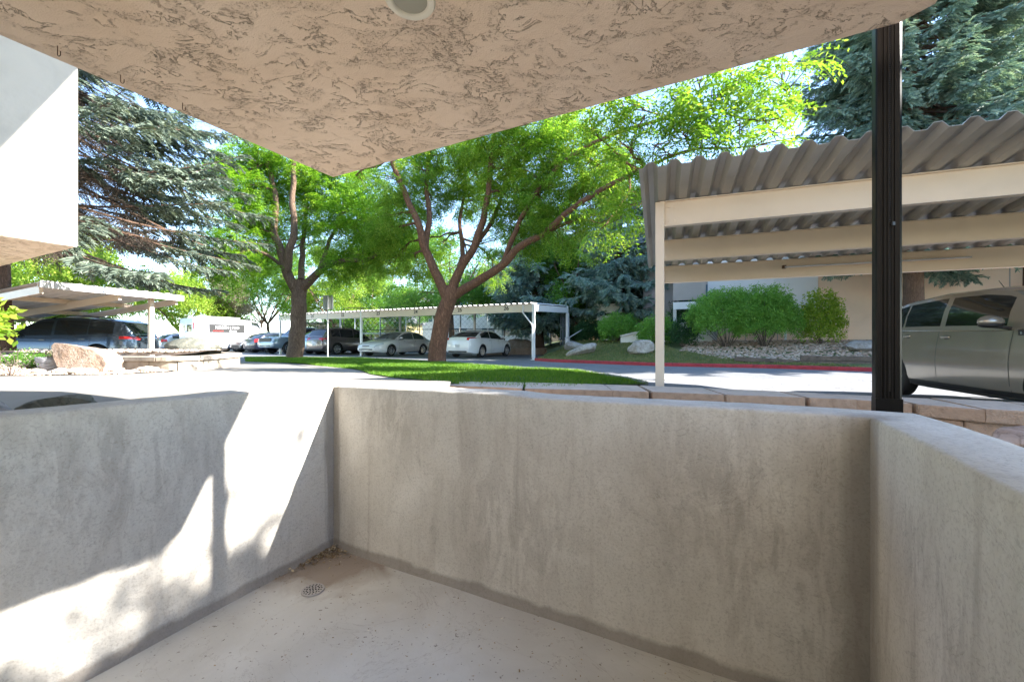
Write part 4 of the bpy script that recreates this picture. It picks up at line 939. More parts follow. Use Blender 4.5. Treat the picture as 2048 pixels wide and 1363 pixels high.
# grey boxy hatchback under the near carport
pg = paint('warm grey', (.36, .325, .27), .45, .25)
hd = Vector((-.289, -.957, 0)).normalized()
soul, sf, rg, pt = car('hatchback', 'warm grey boxy hatchback parked under the near carport', 'car', 4.2, 1.79,
    [(-2.1, .98), (-2.0, 1.06), (-1.7, 1.10), (-.6, 1.07), (.5, 1.045), (1.05, 1.06), (1.5, 1.0), (1.95, .90), (2.06, .80)],
    [(1.30, 1.03), (.55, 1.50), (.15, 1.56), (-.6, 1.575), (-1.3, 1.53), (-1.72, 1.47), (-1.88, 1.36), (-1.98, 1.06)],
    [(-1.56, -1.33), (-1.29, -.50), (-.40, .60)], (1.28, -1.48), .335, pg, (7.1, 5.38, -.08), heading(hd), cl=.19, tumble=.14, ws=(.62, 1.22), rw=(-1.93, -1.76), nst=70, beltw=.945, sill=(.12, .235), handles=((-.27-.02, .66), (-1.12, .66)), doors=(-.45, .74, -1.30), mirror=(.62, 1.02), grille=(.60, .68, 1.1), tll=.12, hl=(.62, .8), spokes=10, rr=.14, tl=(.7, .95))
soul.scale = (1.05, 1.05, 1.05)
bm = bmesh.new()
tube(bm, [(-.62, 0, 1.60), (-.75, 0, 1.76)], [.006, .003], 6); fin(bm, 'antenna', MT['black'], soul)
for sg in (-1, 1):
    p = sf(.86, .70, sg, .012); boxo('badge_panel', MT['black'], soul, p+Vector((.06, 0, 0)), (.20, .012, .062), None, .004)
    pb = boxo('badge', MT['chrome'], soul, p+Vector((.07, sg*.008, -.003)), (.15, .006, .032), None, .002)
    place_text('SOUL', .04, 'badge_lettering', MT['black'], pb, p+Vector((.07, sg*.0125, -.003)), (-sg, 0, 0), (0, 0, 1), .001, .001)
# blue grey crossover at left
pbg = paint('slate blue', (.075, .10, .125), .6, .25)
car('crossover', 'slate blue crossover parked beneath the far left carport', 'car', 4.69, 1.84,
    [(-2.345, .95), (-2.2, 1.02), (-1.6, 1.05), (-.6, 1.0), (.9, .99), (1.25, 1.03), (1.7, 1.0), (2.2, .90), (2.345, .78)],
    [(1.25, 1.02), (.35, 1.56), (-.1, 1.62), (-.9, 1.62), (-1.6, 1.57), (-1.95, 1.48), (-2.25, 1.02)],
    [(-1.75, -1.05), (-1.02, -.12), (-.04, .92)], (1.42, -1.36), .36, pbg, (-15.0, 13.9, 0), heading((-.985, -.174)), cl=.22, rr=.5, ws=(.42, 1.2), rw=(-2.2, -1.97), gm=MT['glass'], handles=((-.95, .66), (.15, .66)), doors=(-.08, 1.02, -1.15), mirror=(.9, 1.0), rail=(-1.7, .1), tl=(.66, .84), tll=.42, grille=(.5, .75, .8), beltw=.94)
DN, UPd = -UV, UV          # nose toward / away from the camera side of the lot
def row(px, Y, side=1): return Vector(((px-CX)/F*Y, Y, 0))
def sedan_args(L=5.0): return None
# old white sedan, nose to the lane
pwh = paint('ivory white', (.72, .70, .68), .0, .3)
fr = row(731, 22.4); c = fr+UV*2.5-VV*-.0
car('sedan', 'older ivory sedan with oval headlights parked nose out beneath bay 23', 'car', 5.0, 1.85,
    [(-2.5, .78), (-2.42, .88), (-2.0, .94), (-1.3, .95), (0, .93), (1.0, .93), (1.5, .88), (2.1, .76), (2.4, .64), (2.5, .5)],
    [(1.15, .92), (.25, 1.35), (-.3, 1.41), (-.9, 1.39), (-1.35, 1.26), (-1.9, .94)],
    [(-1.45, -.52), (-.46, .72)], (1.45, -1.30), .325, pwh, c, heading(DN), cl=.19, ws=(.32, 1.1), rw=(-1.86, -1.30), nose=.34, handles=((-.6, .66), (.35, .66)), doors=(-.46, .85), mirror=(.75, .92), grille=(.56, .60, .5), tl=(.6, .82), hl=(.62, .80), hll=.5, gm=MT['glassl'], rr=.3, spokes=7)
# white compact sedan, tail to the lane
pw = paint('white', (.80, .80, .80), .0, .25)
fr = row(915, 20.4); c = fr+UV*2.3
car('sedan', 'white compact sedan parked tail out beneath bay 25', 'car', 4.63, 1.78,
    [(-2.315, .88), (-2.25, 1.02), (-1.9, 1.04), (-1.2, 1.0), (0, .94), (1.0, .93), (1.5, .88), (2.05, .74), (2.315, .52)],
    [(1.2, .92), (.35, 1.36), (-.2, 1.43), (-.8, 1.41), (-1.25, 1.28), (-1.85, 1.03)],
    [(-1.35, -.42), (-.37, .80)], (1.4, -1.3), .33, pw, c, heading(UPd), cl=.18, ws=(.4, 1.12), rw=(-1.8, -1.2), nose=.3, rr=.24, handles=((-.55, .68), (.4, .68)), doors=(-.40, .85), mirror=(.75, .93), tl=(.72, .86), tll=.5, grille=(.3, .4, 1.0), spokes=10)
# brown grey crossover tail out
pbr = paint('bronze grey', (.15, .125, .12), .6, .28)
fr = row(628, 24.8); c = fr+UV*2.38
car('crossover', 'bronze grey crossover parked tail out beneath bay 22', 'car', 4.77, 1.84,
    [(-2.385, .9), (-2.3, 1.05), (-1.6, 1.07), (0, 1.02), (1.0, 1.0), (1.4, 1.0), (1.9, .95), (2.25, .82), (2.385, .6)],
    [(1.3, 1.0), (.45, 1.58), (0, 1.67), (-.9, 1.68), (-1.7, 1.62), (-2.0, 1.54), (-2.32, 1.06)],
    [(-1.75, -1.15), (-1.1, -.12), (-.05, .85)], (1.42, -1.43), .36, pbr, c, heading(UPd), cl=.22, ws=(.5, 1.2), rw=(-2.26, -2.02), handles=((-.8, .66), (.3, .66)), doors=(-.08, .95), mirror=(.85, 1.0), rail=(-1.7, .1), tl=(.66, .92), tll=.3, beltw=.94)
# pickup truck nose out
pbl = paint('pale blue grey', (.20, .27, .33), .3, .3)
fr = row(530, 26.3); c = fr+UV*2.75
car('pickup_truck', 'blue grey pickup truck parked nose out left of the carport', 'pickup truck', 5.5, 1.95,
    [(-2.75, 1.18), (-2.6, 1.22), (-.9, 1.22), (-.8, 1.14), (.9, 1.14), (1.3, 1.16), (2.3, 1.12), (2.65, 1.05), (2.75, .85)],
    [(1.25, 1.14), (.55, 1.72), (.2, 1.80), (-.6, 1.79), (-.85, 1.70), (-1.05, 1.16)],
    [(-.75, -.2), (-.14, .85)], (1.75, -1.72), .40, pbl, c, heading(DN), cl=.36, ws=(.62, 1.2), handles=((-.3, .66), (.45, .66)), doors=(-.16, .95), mirror=(.85, 1.14), grille=(.80, 1.05, 1.2), rr=.06, nose=.16, hl=(.68, .86), tl=(.5, .9), tll=.1)
# row of dark cars further left
def small(name, label, px, Y, col, head_, L=4.5, h=1.45, metal=.5, tailc=None, gm=None):
    k = h/1.45
    T = [(x, z*k) for x, z in [(-L/2, .85), (-L/2+.1, .98), (-1.6, 1.0), (0, .93), (1.0, .93), (L/2-.5, .84), (L/2-.1, .70), (L/2, .52)]]
    Rf = [(x, z*k) for x, z in [(1.2, .92), (.4, 1.36), (-.2, 1.43), (-1.0, 1.41), (-1.6, 1.28), (-L/2+.2, .99)]]
    c = row(px, Y)+UV*(L/2 if head_ == 'out' else L/2)
    return car(name, label, 'car', L, 1.8, T, Rf, [(-1.55, -.42), (-.36, .78)], (1.38, -1.32), .335, paint(label[:12], col, metal), c, heading(DN if head_ == 'out' else UPd), ws=(.45, 1.12), rw=(-L/2+.25, -1.5), doors=(-.4, .85), mirror=(.75, .93*k), grille=(.35*k, .55*k, .9), nst=30, gm=gm, spokes=6)
small('hatchback', 'dark navy hatchback parked tail out beside the pickup truck', 497, 28.6, (.02, .025, .045), 'in', h=1.5)
small('compact_car', 'black compact car parked nose out between van and navy hatchback', 470, 30.2, (.015, .016, .02), 'out', h=1.5, gm=MT['glassl'])
small('hatchback', 'dark blue hatchback nearest the white van', 443, 31.5, (.03, .045, .075), 'out', h=1.5, L=4.2, gm=MT['glassl'])
small('sedan', 'light blue car seen behind the bronze crossover and tree trunk', 607, 25.9, (.22, .32, .42), 'in', h=1.62, L=4.7)
small('station_wagon', 'silver station wagon between carport post and boulder', 312, 30.5, (.42, .44, .47), 'in', h=1.5, metal=.7)
small('sedan', 'white sedan mostly hidden behind the silver station wagon', 345, 34.0, (.75, .75, .75), 'in', h=1.5, metal=0)
# white van
pv_ = paint('van white', (.80, .80, .82), 0, .35)
vr = row(372, 29.6); c = vr+UV*3.0
van, vsf, vrg, vpt = car('cargo_van', 'white high roof cargo van with a black bordered sign on its side', 'van', 6.0, 2.05,
    [(-3.0, 2.38), (-2.92, 2.5), (-2, 2.54), (1.0, 2.5), (1.45, 2.42), (1.75, 2.2), (2.25, 1.45), (2.4, 1.28), (2.8, 1.12), (3.0, .8)],
    None, [], (2.1, -1.9), .37, pv_, c, heading(UPd), cl=.25, beltw=.90, nose=.25, rr=.05, hl=(.6, .76), tl=(.5, .66), tll=.09, grille=(.6, .85, 1.0), nst=40, mirror=(1.9, 1.25))
vpt(1.05, 1.95, lambda u: .62, lambda u: lerp(.8, .60, max(0, u-.35)/.65)+.03, 'side_window', MT['glass'], nx=10)
ys = -1.035
so_ = boxo('side_sign', MT['black'], van, (-.75, ys, 1.80), (2.5, .012, .62), None, .004)
place_text('NORTH | PRO', .27, 'lettering', MT['white'], so_, Vector((-.75, ys-.008, 1.86)), (1, 0, 0), (0, 0, 1), .002, .006)
boxo('red_line', MT['redlens'], so_, (-1.4, ys-.008, 1.61), (.7, .004, .06)); 
place_text('SERVICES', .13, 'lettering', MT['white'], so_, Vector((-.35, ys-.008, 1.61)), (1, 0, 0), (0, 0, 1), .002, .003)
for sg in (-1, 1):
    boxo('rear_window', MT['glass'], van, (-3.004, sg*.45, 1.78), (.012, .62, .5), None, .004)
bm = bmesh.new()
for y in (-.6, .6): beam(bm, (-2.6, y, 2.66), (.4, y, 2.66), .05, .05)
for x in (-2.5, -1.5, -.5, .35): beam(bm, (x, -.65, 2.62), (x, .65, 2.62), .04, .05); beam(bm, (x, -.6, 2.5), (x, -.6, 2.66), .04, .04, up=Vector((1, 0, 0))); beam(bm, (x, .6, 2.5), (x, .6, 2.66), .04, .04, up=Vector((1, 0, 0)))
fin(bm, 'roof_rack', MT['white'], van)

# ------------------------------------------------------------------ buildings
def wb(bm, P, d, a0, a1, t0, t1, z0, z1, rb):     # box by distances along d (a) and its back normal (t)
    n = Vector((-d.y, d.x, 0)); c = [P+d*a0+n*t0, P+d*a1+n*t0, P+d*a1+n*t1, P+d*a0+n*t1]; prism(bm, [q-rb for q in c], z0, z1)
P = Vector((12.4, 17.5, 0)); d = VV; root = empty('apartment_building', P, 'tan stucco apartment building behind the near carport', 'building')
bm = bmesh.new(); wb(bm, P, d, -3.6, 16, 0, 9, .3, 8.6, P); fin(bm, 'wall', MT['tan_wall'], root)
bm = bmesh.new(); wb(bm, P, d, -3.6, .6, -.03, .0, .5, 8.6, P); fin(bm, 'upper_wall', MT['white_wall'], root)
bm = bmesh.new(); wb(bm, P, d, -5.1, -3.6, .6, 9, .5, 8.6, P); fin(bm, 'wing_wall', MT['grey_wall'], root)
bm = bmesh.new(); wb(bm, P, d, -3.2, 1.3, -.35, -.0, .5, 1.75, P); fin(bm, 'lower_panel', MT['tan_wall'], root)
bm = bmesh.new()
for k in (-2.1, -.9, .3): wb(bm, P, d, k, k+.03, -.36, -.34, .5, 1.75, P)
for k in (3.4, 6.2, 9): wb(bm, P, d, k, k+.03, -.012, .0, .5, 8, P)
fin(bm, 'panel_joint', MT['grey_wall'], root)
bm = bmesh.new(); wb(bm, P, d, 2.4, 16, -.03, 0, .95, 1.02, P); fin(bm, 'base_trim', MT['white'], root)
bm = bmesh.new(); tube(bm, [d*-.6-UV*.45+Vector((0, 0, .6)), d*-.6-UV*.45+Vector((0, 0, 2.4))], .045, 8); fin(bm, 'downpipe', MT['white'], root, 60)
bm = bmesh.new()
for s0, s1, zz0, zz1 in ((-6, 4.5, 8.6, 10.3), ): 
    n_ = Vector((-d.y, d.x, 0)); a, b = d*s0-n_*.7, d*17-n_*.7; r1, r2 = d*s0+n_*5+Vector((0, 0, 2.4)), d*17+n_*5+Vector((0, 0, 2.4)); z_ = Vector((0, 0, 8.6)); e1, e2 = d*s0+n_*9.7, d*17+n_*9.7
    v_ = [bm.verts.new(q+z_) for q in (a, b, r2, r1, e1, e2)]; bm.faces.new((v_[0], v_[1], v_[2], v_[3])); bm.faces.new((v_[3], v_[2], v_[5], v_[4])); bm.faces.new((v_[0], v_[3], v_[4])); bm.faces.new((v_[1], v_[5], v_[2])); bm.faces.new((v_[0], v_[4], v_[5], v_[1]))
fin(bm, 'roof', MT['roof'], root)
bm = bmesh.new(); wb(bm, P, d, -6.1, 17, -.78, -.70, 8.45, 8.75, P); fin(bm, 'eave_board', MT['trim'], root)
# entrance wing: balcony with panel railing and stair side
bm = bmesh.new(); wb(bm, P, d, -5.0, -3.6, -1.3, 0, 2.3, 2.62, P); bal = fin(bm, 'balcony', MT['white'], root)
bm = bmesh.new(); wb(bm, P, d, -5.0, -3.65, -1.3, -1.24, 2.70, 3.75, P); wb(bm, P, d, -5.0, -4.94, -1.24, 0, 2.70, 3.75, P); fin(bm, 'railing_panel', MT['grey_wall'], bal)
bm = bmesh.new(); wb(bm, P, d, -5.05, -3.6, -1.34, -1.2, 3.75, 3.84, P); fin(bm, 'handrail', MT['white'], bal)
bm = bmesh.new(); wb(bm, P, d, -5.0, -4.86, -1.3, -1.16, .6, 2.3, P); fin(bm, 'column', MT['trim'], root)
bm = bmesh.new(); a = d*-7.3-UV*1.6; b_ = d*-3.4-UV*1.6; n_ = UV*.2
def slab(bm, pts, th): 
    f_ = [bm.verts.new(p) for p in pts]; k_ = [bm.verts.new(p+th) for p in pts]; n = len(pts); bm.faces.new(f_[::-1]); bm.faces.new(k_)
    for i in range(n): bm.faces.new((f_[i], f_[(i+1) % n], k_[(i+1) % n], k_[i]))
zz = lambda v, z: v+Vector((0, 0, z))
slab(bm, [zz(a, .55), zz(b_, .55), zz(b_, 1.6), zz(lerp(a, b_, .62), 1.6), zz(a, 1.05)], n_); fin(bm, 'stair_wall', MT['white_wall'], root)
bm = bmesh.new(); beam(bm, zz(a-UV*.02+n_/2, 1.09), zz(lerp(a, b_, .62)+n_/2-UV*.02, 1.64), .3, .08); beam(bm, zz(lerp(a, b_, .62)+n_/2-UV*.02, 1.64), zz(b_+n_/2-UV*.02, 1.64), .3, .08); fin(bm, 'stair_cap', MT['trim'], root)
boxo('window', MT['win'], root, d*-4.2+Vector((0, 0, 2.9))-UV*.02, (1.2, .04, 1.2), Matrix.Rotation(heading(d), 3, 'Z'))
# grey shaded wing further back
P2 = Vector((7.3, 22.0, 0)); root = empty('apartment_building', P2, 'shaded grey beige wing with a small boxed balcony behind the blue spruces', 'building')
bm = bmesh.new(); wb(bm, P2, d, -.2, 6, 0, 8, .5, 5.8, P2); fin(bm, 'wall', MT['grey_wall'], root)
bm = bmesh.new(); wb(bm, P2, d, -2.6, -1.2, -.6, 2, 1.75, 2.9, P2); bb = fin(bm, 'balcony', MT['trim'], root)
bm = bmesh.new(); wb(bm, P2, d, -2.62, -1.18, -.62, 2, 2.25, 2.4, P2); fin(bm, 'balcony_slot', MT['black'], bb)
bm = bmesh.new(); wb(bm, P2, d, -2.6, -.2, 2, 8, .5, 6, P2); fin(bm, 'rear_wall', MT['white_wall'], root)
bm = bmesh.new(); wb(bm, P2, d, -3.0, 6.6, -.7, 9, 6.02, 6.3, P2); fin(bm, 'roof', MT['roof'], root)
def far_building(name, label, P, d, L, Dp, H, mat, wins, roofh=1.6, balc=()):
    root = empty(name, P, label, 'building'); bm = bmesh.new(); wb(bm, P, d, 0, L, 0, Dp, -.2, H, P); fin(bm, 'wall', mat, root); n_ = Vector((-d.y, d.x, 0))
    bm = bmesh.new(); z_ = Vector((0, 0, H)); q = [d*-.5-n_*.6, d*(L+.5)-n_*.6, d*(L+.5)+n_*Dp/2+Vector((0, 0, roofh)), d*-.5+n_*Dp/2+Vector((0, 0, roofh)), d*(L+.5)+n_*(Dp+.6), d*-.5+n_*(Dp+.6)]
    v_ = [bm.verts.new(p+z_) for p in q]; bm.faces.new((v_[0], v_[1], v_[2], v_[3])); bm.faces.new((v_[3], v_[2], v_[4], v_[5])); bm.faces.new((v_[0], v_[3], v_[5])); bm.faces.new((v_[1], v_[4], v_[2])); bm.faces.new((v_[0], v_[5], v_[4], v_[1])); fin(bm, 'roof', MT['roof'], root)
    for a, z, w_, h_ in wins:
        bm = bmesh.new(); wb(bm, P, d, a, a+w_, -.04, 0, z, z+h_, P); f = fin(bm, 'window', MT['white'], root)
        bm = bmesh.new(); wb(bm, P, d, a+.06, a+w_/2-.02, -.05, -.035, z+.06, z+h_-.06, P); wb(bm, P, d, a+w_/2+.02, a+w_-.06, -.05, -.035, z+.06, z+h_-.06, P); fin(bm, 'pane', MT['win'], f)
    for a, z, w_ in balc:
        bm = bmesh.new(); wb(bm, P, d, a, a+w_, -1.3, 0, z-.15, z, P); wb(bm, P, d, a, a+w_, -1.3, -1.24, z+.35, z+1.05, P); wb(bm, P, d, a, a+.1, -1.3, -1.2, 0, z+1.05, P); wb(bm, P, d, a+w_-.1, a+w_, -1.3, -1.2, 0, z+1.05, P); fin(bm, 'balcony', MT['white'], root)
        bm = bmesh.new(); wb(bm, P, d, a+.4, a+w_-.4, -.05, 0, z, z+2, P); fin(bm, 'balcony_door', MT['win'], root)
    return root
far_building('apartment_building', 'pale two storey apartment block behind the white compact sedan', Vector((-6.2, 38, 0)), Vector((1, -.12, 0)).normalized(), 12, 8, 5.6, MT['white_wall'], [(.8, .9, 1.3, 1.2), (3.4, .9, 1.3, 1.2), (8.2, .9, 1.5, 1.2), (10.1, .9, 1.3, 1.2), (.8, 3.6, 1.3, 1.2), (8.2, 3.6, 1.5, 1.2)], 2.2, [(4.9, .3, 2.6), (4.9, 3.0, 2.6)])
far_building('apartment_building', 'tan low building right of the far spruce trunk', Vector((3.4, 36, 0)), Vector((1, -.1, 0)).normalized(), 9, 7, 3.2, MT['tan_wall'], [(.8, .9, 1.6, 1.2), (4, .9, 1.4, 1.2)], 1.4)
far_building('garage', 'low building with yellowish garage wall behind bay 22', Vector((-21, 47, 0)), Vector((1, -.1, 0)).normalized(), 9, 6, 2.9, M('ochre wall', (.48, .40, .2), .9), [(1, .9, 1.4, 1.1)], 1.2)
far_building('apartment_building', 'grey building with slate roof glimpsed above bay 24', Vector((-13.5, 58, 0)), Vector((1, -.15, 0)).normalized(), 16, 9, 6, MT['white_wall'], [(1, 3.5, 1.4, 1.2), (5, 3.5, 1.4, 1.2), (9, 3.5, 1.4, 1.2)], 2.5)

# fences behind the middle carport
def chain_fence(label, a, b, h, step, mat, wire=.5):
    a, b = Vector(a), Vector(b); root = empty('chain_link_fence', a, label, 'fence'); L = (b-a).length; dd = (b-a)/L; n = int(L/step)
    for k in range(n+1): 
        bm = bmesh.new(); tube(bm, [dd*L*k/n, dd*L*k/n+Vector((0, 0, h))], .035, 6); fin(bm, 'fence_post', mat, root)
    for z in (.05, h*.5, h-.02): bm = bmesh.new(); tube(bm, [Vector((0, 0, z)), dd*L+Vector((0, 0, z))], .022, 6); fin(bm, 'rail', mat, root)
    bm = bmesh.new(); k = -h
    while k < L:
        for sg in (0, 1):
            s0, s1 = max(0, k), min(L, k+h); z0, z1 = (s0-k), (s1-k)
            if sg: z0, z1 = h-z0, h-z1
            if s1 > s0: beam(bm, dd*s0+Vector((0, 0, z0)), dd*s1+Vector((0, 0, z1)), .006, .006)
        k += wire
    fin(bm, 'wire_mesh', mat, root); return root
chain_fence('tall black chain link fence behind the white cars', (-13, 31.5, 0), (2.6, 27.2, 0), 3.4, 2.9, MT['black'], .35)
chain_fence('white framed court fence behind the black one', (-13.5, 35, 0), (-2, 33, 0), 3.0, 2.2, MT['white'], .45)
# block retaining edge and boulders behind bay 26
bm = bmesh.new()
for k in range(26): beam(bm, (-1.6+k*.3, 25.4+k*.03, .2), (-1.6+k*.3+.285, 25.4+k*.03+.03, .2), .25, .42+.0*k)
tag(fin(bm, 'retaining_wall', MT['capside']), 'brown block edging behind bay 26 of the carport', 'wall')
# handrail by the steps
root = empty('handrail', (2.9, 21.5, .2), 'grey metal handrail climbing beside the boulders', 'handrail'); bm = bmesh.new()
rb = Vector((2.9, 21.5, .2)); tube(bm, [Vector((2.75, 21.2, 1.02))-rb, Vector((3.0, 21.2, 1.05))-rb, Vector((4.3, 22.5, 1.75))-rb, Vector((4.7, 22.6, 1.76))-rb, Vector((4.7, 22.6, .55))-rb], .028, 8); fin(bm, 'rail', MT['sign'], root, 60)
for q in ((2.78, 21.2, 1.02), (2.98, 21.2, 1.03)):
    bm = bmesh.new(); tube(bm, [Vector((q[0], q[1], .1))-rb, Vector(q)-rb], .025, 8); fin(bm, 'post', MT['sign'], root, 60)
bm = bmesh.new(); tube(bm, [Vector((2.75, 21.2, .6))-rb, Vector((3.0, 21.2, .6))-rb], .02, 8); fin(bm, 'crossbar', MT['sign'], root, 60)
root = empty('gate_panel', (2.7, 22.6, .1), 'narrow dark metal picket panel right of the carport end', 'fence'); rb = Vector((2.7, 22.6, .1))
for k in range(6): bm = bmesh.new(); beam(bm, Vector((k*.09, 0, 0)), Vector((k*.09, 0, 2.3)), .03, .04); fin(bm, 'picket', MT['roof'] if k < 5 else MT['white'], root)
# timber retaining wall at right
root = empty('timber_wall', (11, 12.2, 0), 'weathered timber sleeper wall between red kerb and gravel', 'wall'); rb = Vector((11, 12.2, 0)); tp = [Vector((7.6, 13.9, 0)), Vector((9.3, 13.15, 0)), Vector((11.2, 12.1, 0)), Vector((13.2, 11.0, 0)), Vector((16, 9.4, 0)), Vector((20, 7.6, 0))]
for i, (a, b) in enumerate(zip(tp, tp[1:])):
    for k in range(3):
        if i == 0 and k > 0: continue
        if i == 1 and k > 1: continue
        z = .16+.155*k; bm = bmesh.new(); sh = Vector((random.uniform(-.03, .03), random.uniform(-.01, .03), 0)); beam(bm, a-rb+sh+Vector((0, 0, z+(.1 if i == 0 else 0))), b-rb+sh+Vector((0, 0, z)), .18, .148, bev=.012); fin(bm, 'sleeper', MT['wood'], root)

# ------------------------------------------------------------------ signs
b = gp(659, 713); root = empty('sign_post', (b[0], b[1]-.2, .08), 'metal street sign seen from behind on a thin steel post', 'sign'); Y = b[1]-.2; Hh = (CY-590)/F*Y+EYE-.08
bm = bmesh.new(); tube(bm, [(0, 0, -.1), (0, 0, Hh)], .033, 8); fin(bm, 'pole', MT['sign'], root, 60)
bm = bmesh.new(); box(bm, (0, .04, Hh-.36), (.50, .006, .72), None, .02); fin(bm, 'sign_panel', MT['sign'], root)
boxo('bolt', MT['rust'], root, (0, .033, Hh-.12), (.03, .02, .03), None, .004)
b = gp(575, 714); root = empty('yard_sign', (b[0]+.1, b[1], .1), 'small pale sign on a leaning green stake beside the left locust trunk', 'sign')
rm = Matrix.Rotation(R(16), 3, 'Y') @ Matrix.Rotation(R(-25), 3, 'Z')
bm = bmesh.new(); tube(bm, [(0, 0, -.1), (.22, 0, .82)], .015, 6); fin(bm, 'stake', MT['signg'], root)
boxo('sign_panel', MT['signg'], root, (.22, -.03, .82), (.40, .02, .62), rm, .004)
# stone flower pot
pp = Vector((-9.55, 8.55, gz(8.5)+.03)); root = empty('flower_pot', pp, 'grey carved stone pot with yellow plant left of the pink boulder', 'pot')
bm = bmesh.new(); rp = [(.001, 0), (.20, 0), (.27, .1), (.30, .22), (.31, .30), (.29, .305), (.27, .26), (.001, .25)]; lathe(bm, rp, 24); fin(bm, 'pot', M('carved grey stone', (.33, .33, .36), .8, var=.4, scale=9, bump=1, bscale=18, stretch=(1, 1, 3), dist=.02), root, 40)
q = place_var(TB, np.array([[random.uniform(-.2, .2), random.uniform(-.2, .2), .28] for _ in range(30)]), np.array([[random.gauss(0, .4), random.gauss(0, .4), 1] for _ in range(30)]), .6); quads(q, 'plant', MT['pale'], root)

# ------------------------------------------------------------------ shrubs
def shrub(name, label, base, spread, h, mat, stems=14, top0=.45, cnt=1400, Ts=None, sc_=.8, group=None, stemr=.012):
    root = empty(name, base, label, 'shrub', group); bm = bmesh.new(); Pp = []
    for k in range(stems):
        a = random.uniform(0, 6.28); rr = random.random()**.5; e = Vector((spread[0]*rr*math.cos(a), spread[1]*rr*math.sin(a), h*random.uniform(.65, .95)*(1-.25*rr)))
        tube(bm, [Vector(p) for p in curve((e.x*.12, e.y*.12, 0), e, .06, 5)], [stemr*(1-.6*t/5) for t in range(6)], 5)
    fin(bm, 'stems', MT['twig'], root)
    n = cnt; a = rng.uniform(0, 6.283, n); rr = rng.uniform(0, 1, n)**.45; z = top0+(1-top0)*rng.uniform(0, 1, n)**.7; cap = np.sqrt(np.clip(1-rr**2.2*.75, .05, 1)); lump = 1+.12*np.sin(a*3+z*5)+.08*np.sin(a*7)
    P_ = np.c_[spread[0]*rr*np.cos(a)*lump, spread[1]*rr*np.sin(a)*lump, h*z*cap+rng.normal(0, .04*h, n)]; D_ = np.c_[np.cos(a), np.sin(a), rng.normal(.4, .5, n)]+rng.normal(0, .5, (n, 3))
    quads(place_var(Ts or TB, P_, D_, rng.uniform(.7, 1.3, n)*sc_), 'foliage', mat, root); return root
def hg(x, y): return Vector((x, y, hz(x, y)))
shrub('shrub', 'large round green shrub on many stems, left of the pair by the apartment wall', hg(8.65, 16.4), (1.35, .95), 2.3, MT['shrub'], 20, .42, 3600)
shrub('shrub', 'large green shrub adjoining the round one, in front of the downpipe', hg(9.85, 15.9), (1.12, .85), 2.3, MT['shrub'], 22, .34, 3200)
shrub('shrub', 'bright yellow green lone shrub before the tan wall', hg(11.75, 15.5), (.62, .55), 2.0, MT['olive'], 10, .12, 700, None, 1.0)
shrub('shrub', 'small dark shrub below the stair wall', hg(7.1, 16.9), (.5, .4), 1.1, MT['dark'], 10, .15, 500, None, .7)
shrub('shrub', 'low spreading green shrub beside the stair wall', hg(6.5, 18.2), (.8, .6), 1.2, MT['shrub'], 10, .1, 900)
shrub('shrub', 'mid green rounded bush behind the cream boulder', hg(5.3, 20.2), (.9, .7), 1.35, MT['shrub'], 10, .1, 1400)
shrub('shrub', 'very dark clipped bush behind the grassy slope', hg(4.3, 22.4), (.75, .6), 1.1, MT['dark'], 8, .05, 1200)
shrub('shrub', 'dark green bush left of the clipped dark bush', hg(3.6, 24), (.8, .6), .9, MT['dark'], 8, .05, 900)
shrub('shrub', 'bushy green shrub at the entrance stairs', hg(8.2, 19.0), (.8, .5), 2.1, MT['dark'], 10, .3, 900)
# leafy shrub at far left
root = shrub('shrub', 'bright broad leaved shrub leaning in at the left border', Vector((-9.35, 6.6, .3)), (.62, .5), 1.6, MT['olive'], 10, .52, 260, [T_leafspray(9, .3, .13, .03) for _ in range(5)], 1.1)
shrub('shrub', 'low green weed patch among the river rocks', Vector((-10.2, 8.6, .3)), (.6, .35), .3, MT['green'], 4, .0, 260, None, .5)
# thin bare twigs with wire at the very left
root = empty('bare_shrub', (-8.8, 7.15, .2), 'leafless twiggy shrub in the stony bed at the left border', 'shrub'); bm = bmesh.new()
for k in range(16): tube(bm, [Vector(p) for p in curve((0, 0, 0), (random.uniform(-.4, .4), random.uniform(-.2, .2), random.uniform(.2, .55)), .15, 4)], .004, 4)
fin(bm, 'twigs', MT['twig'], root)

# ------------------------------------------------------------------ trees
def px_path(pts, Y0): return [at(p[0], p[1], p[2] if len(p) > 2 else Y0) for p in pts]
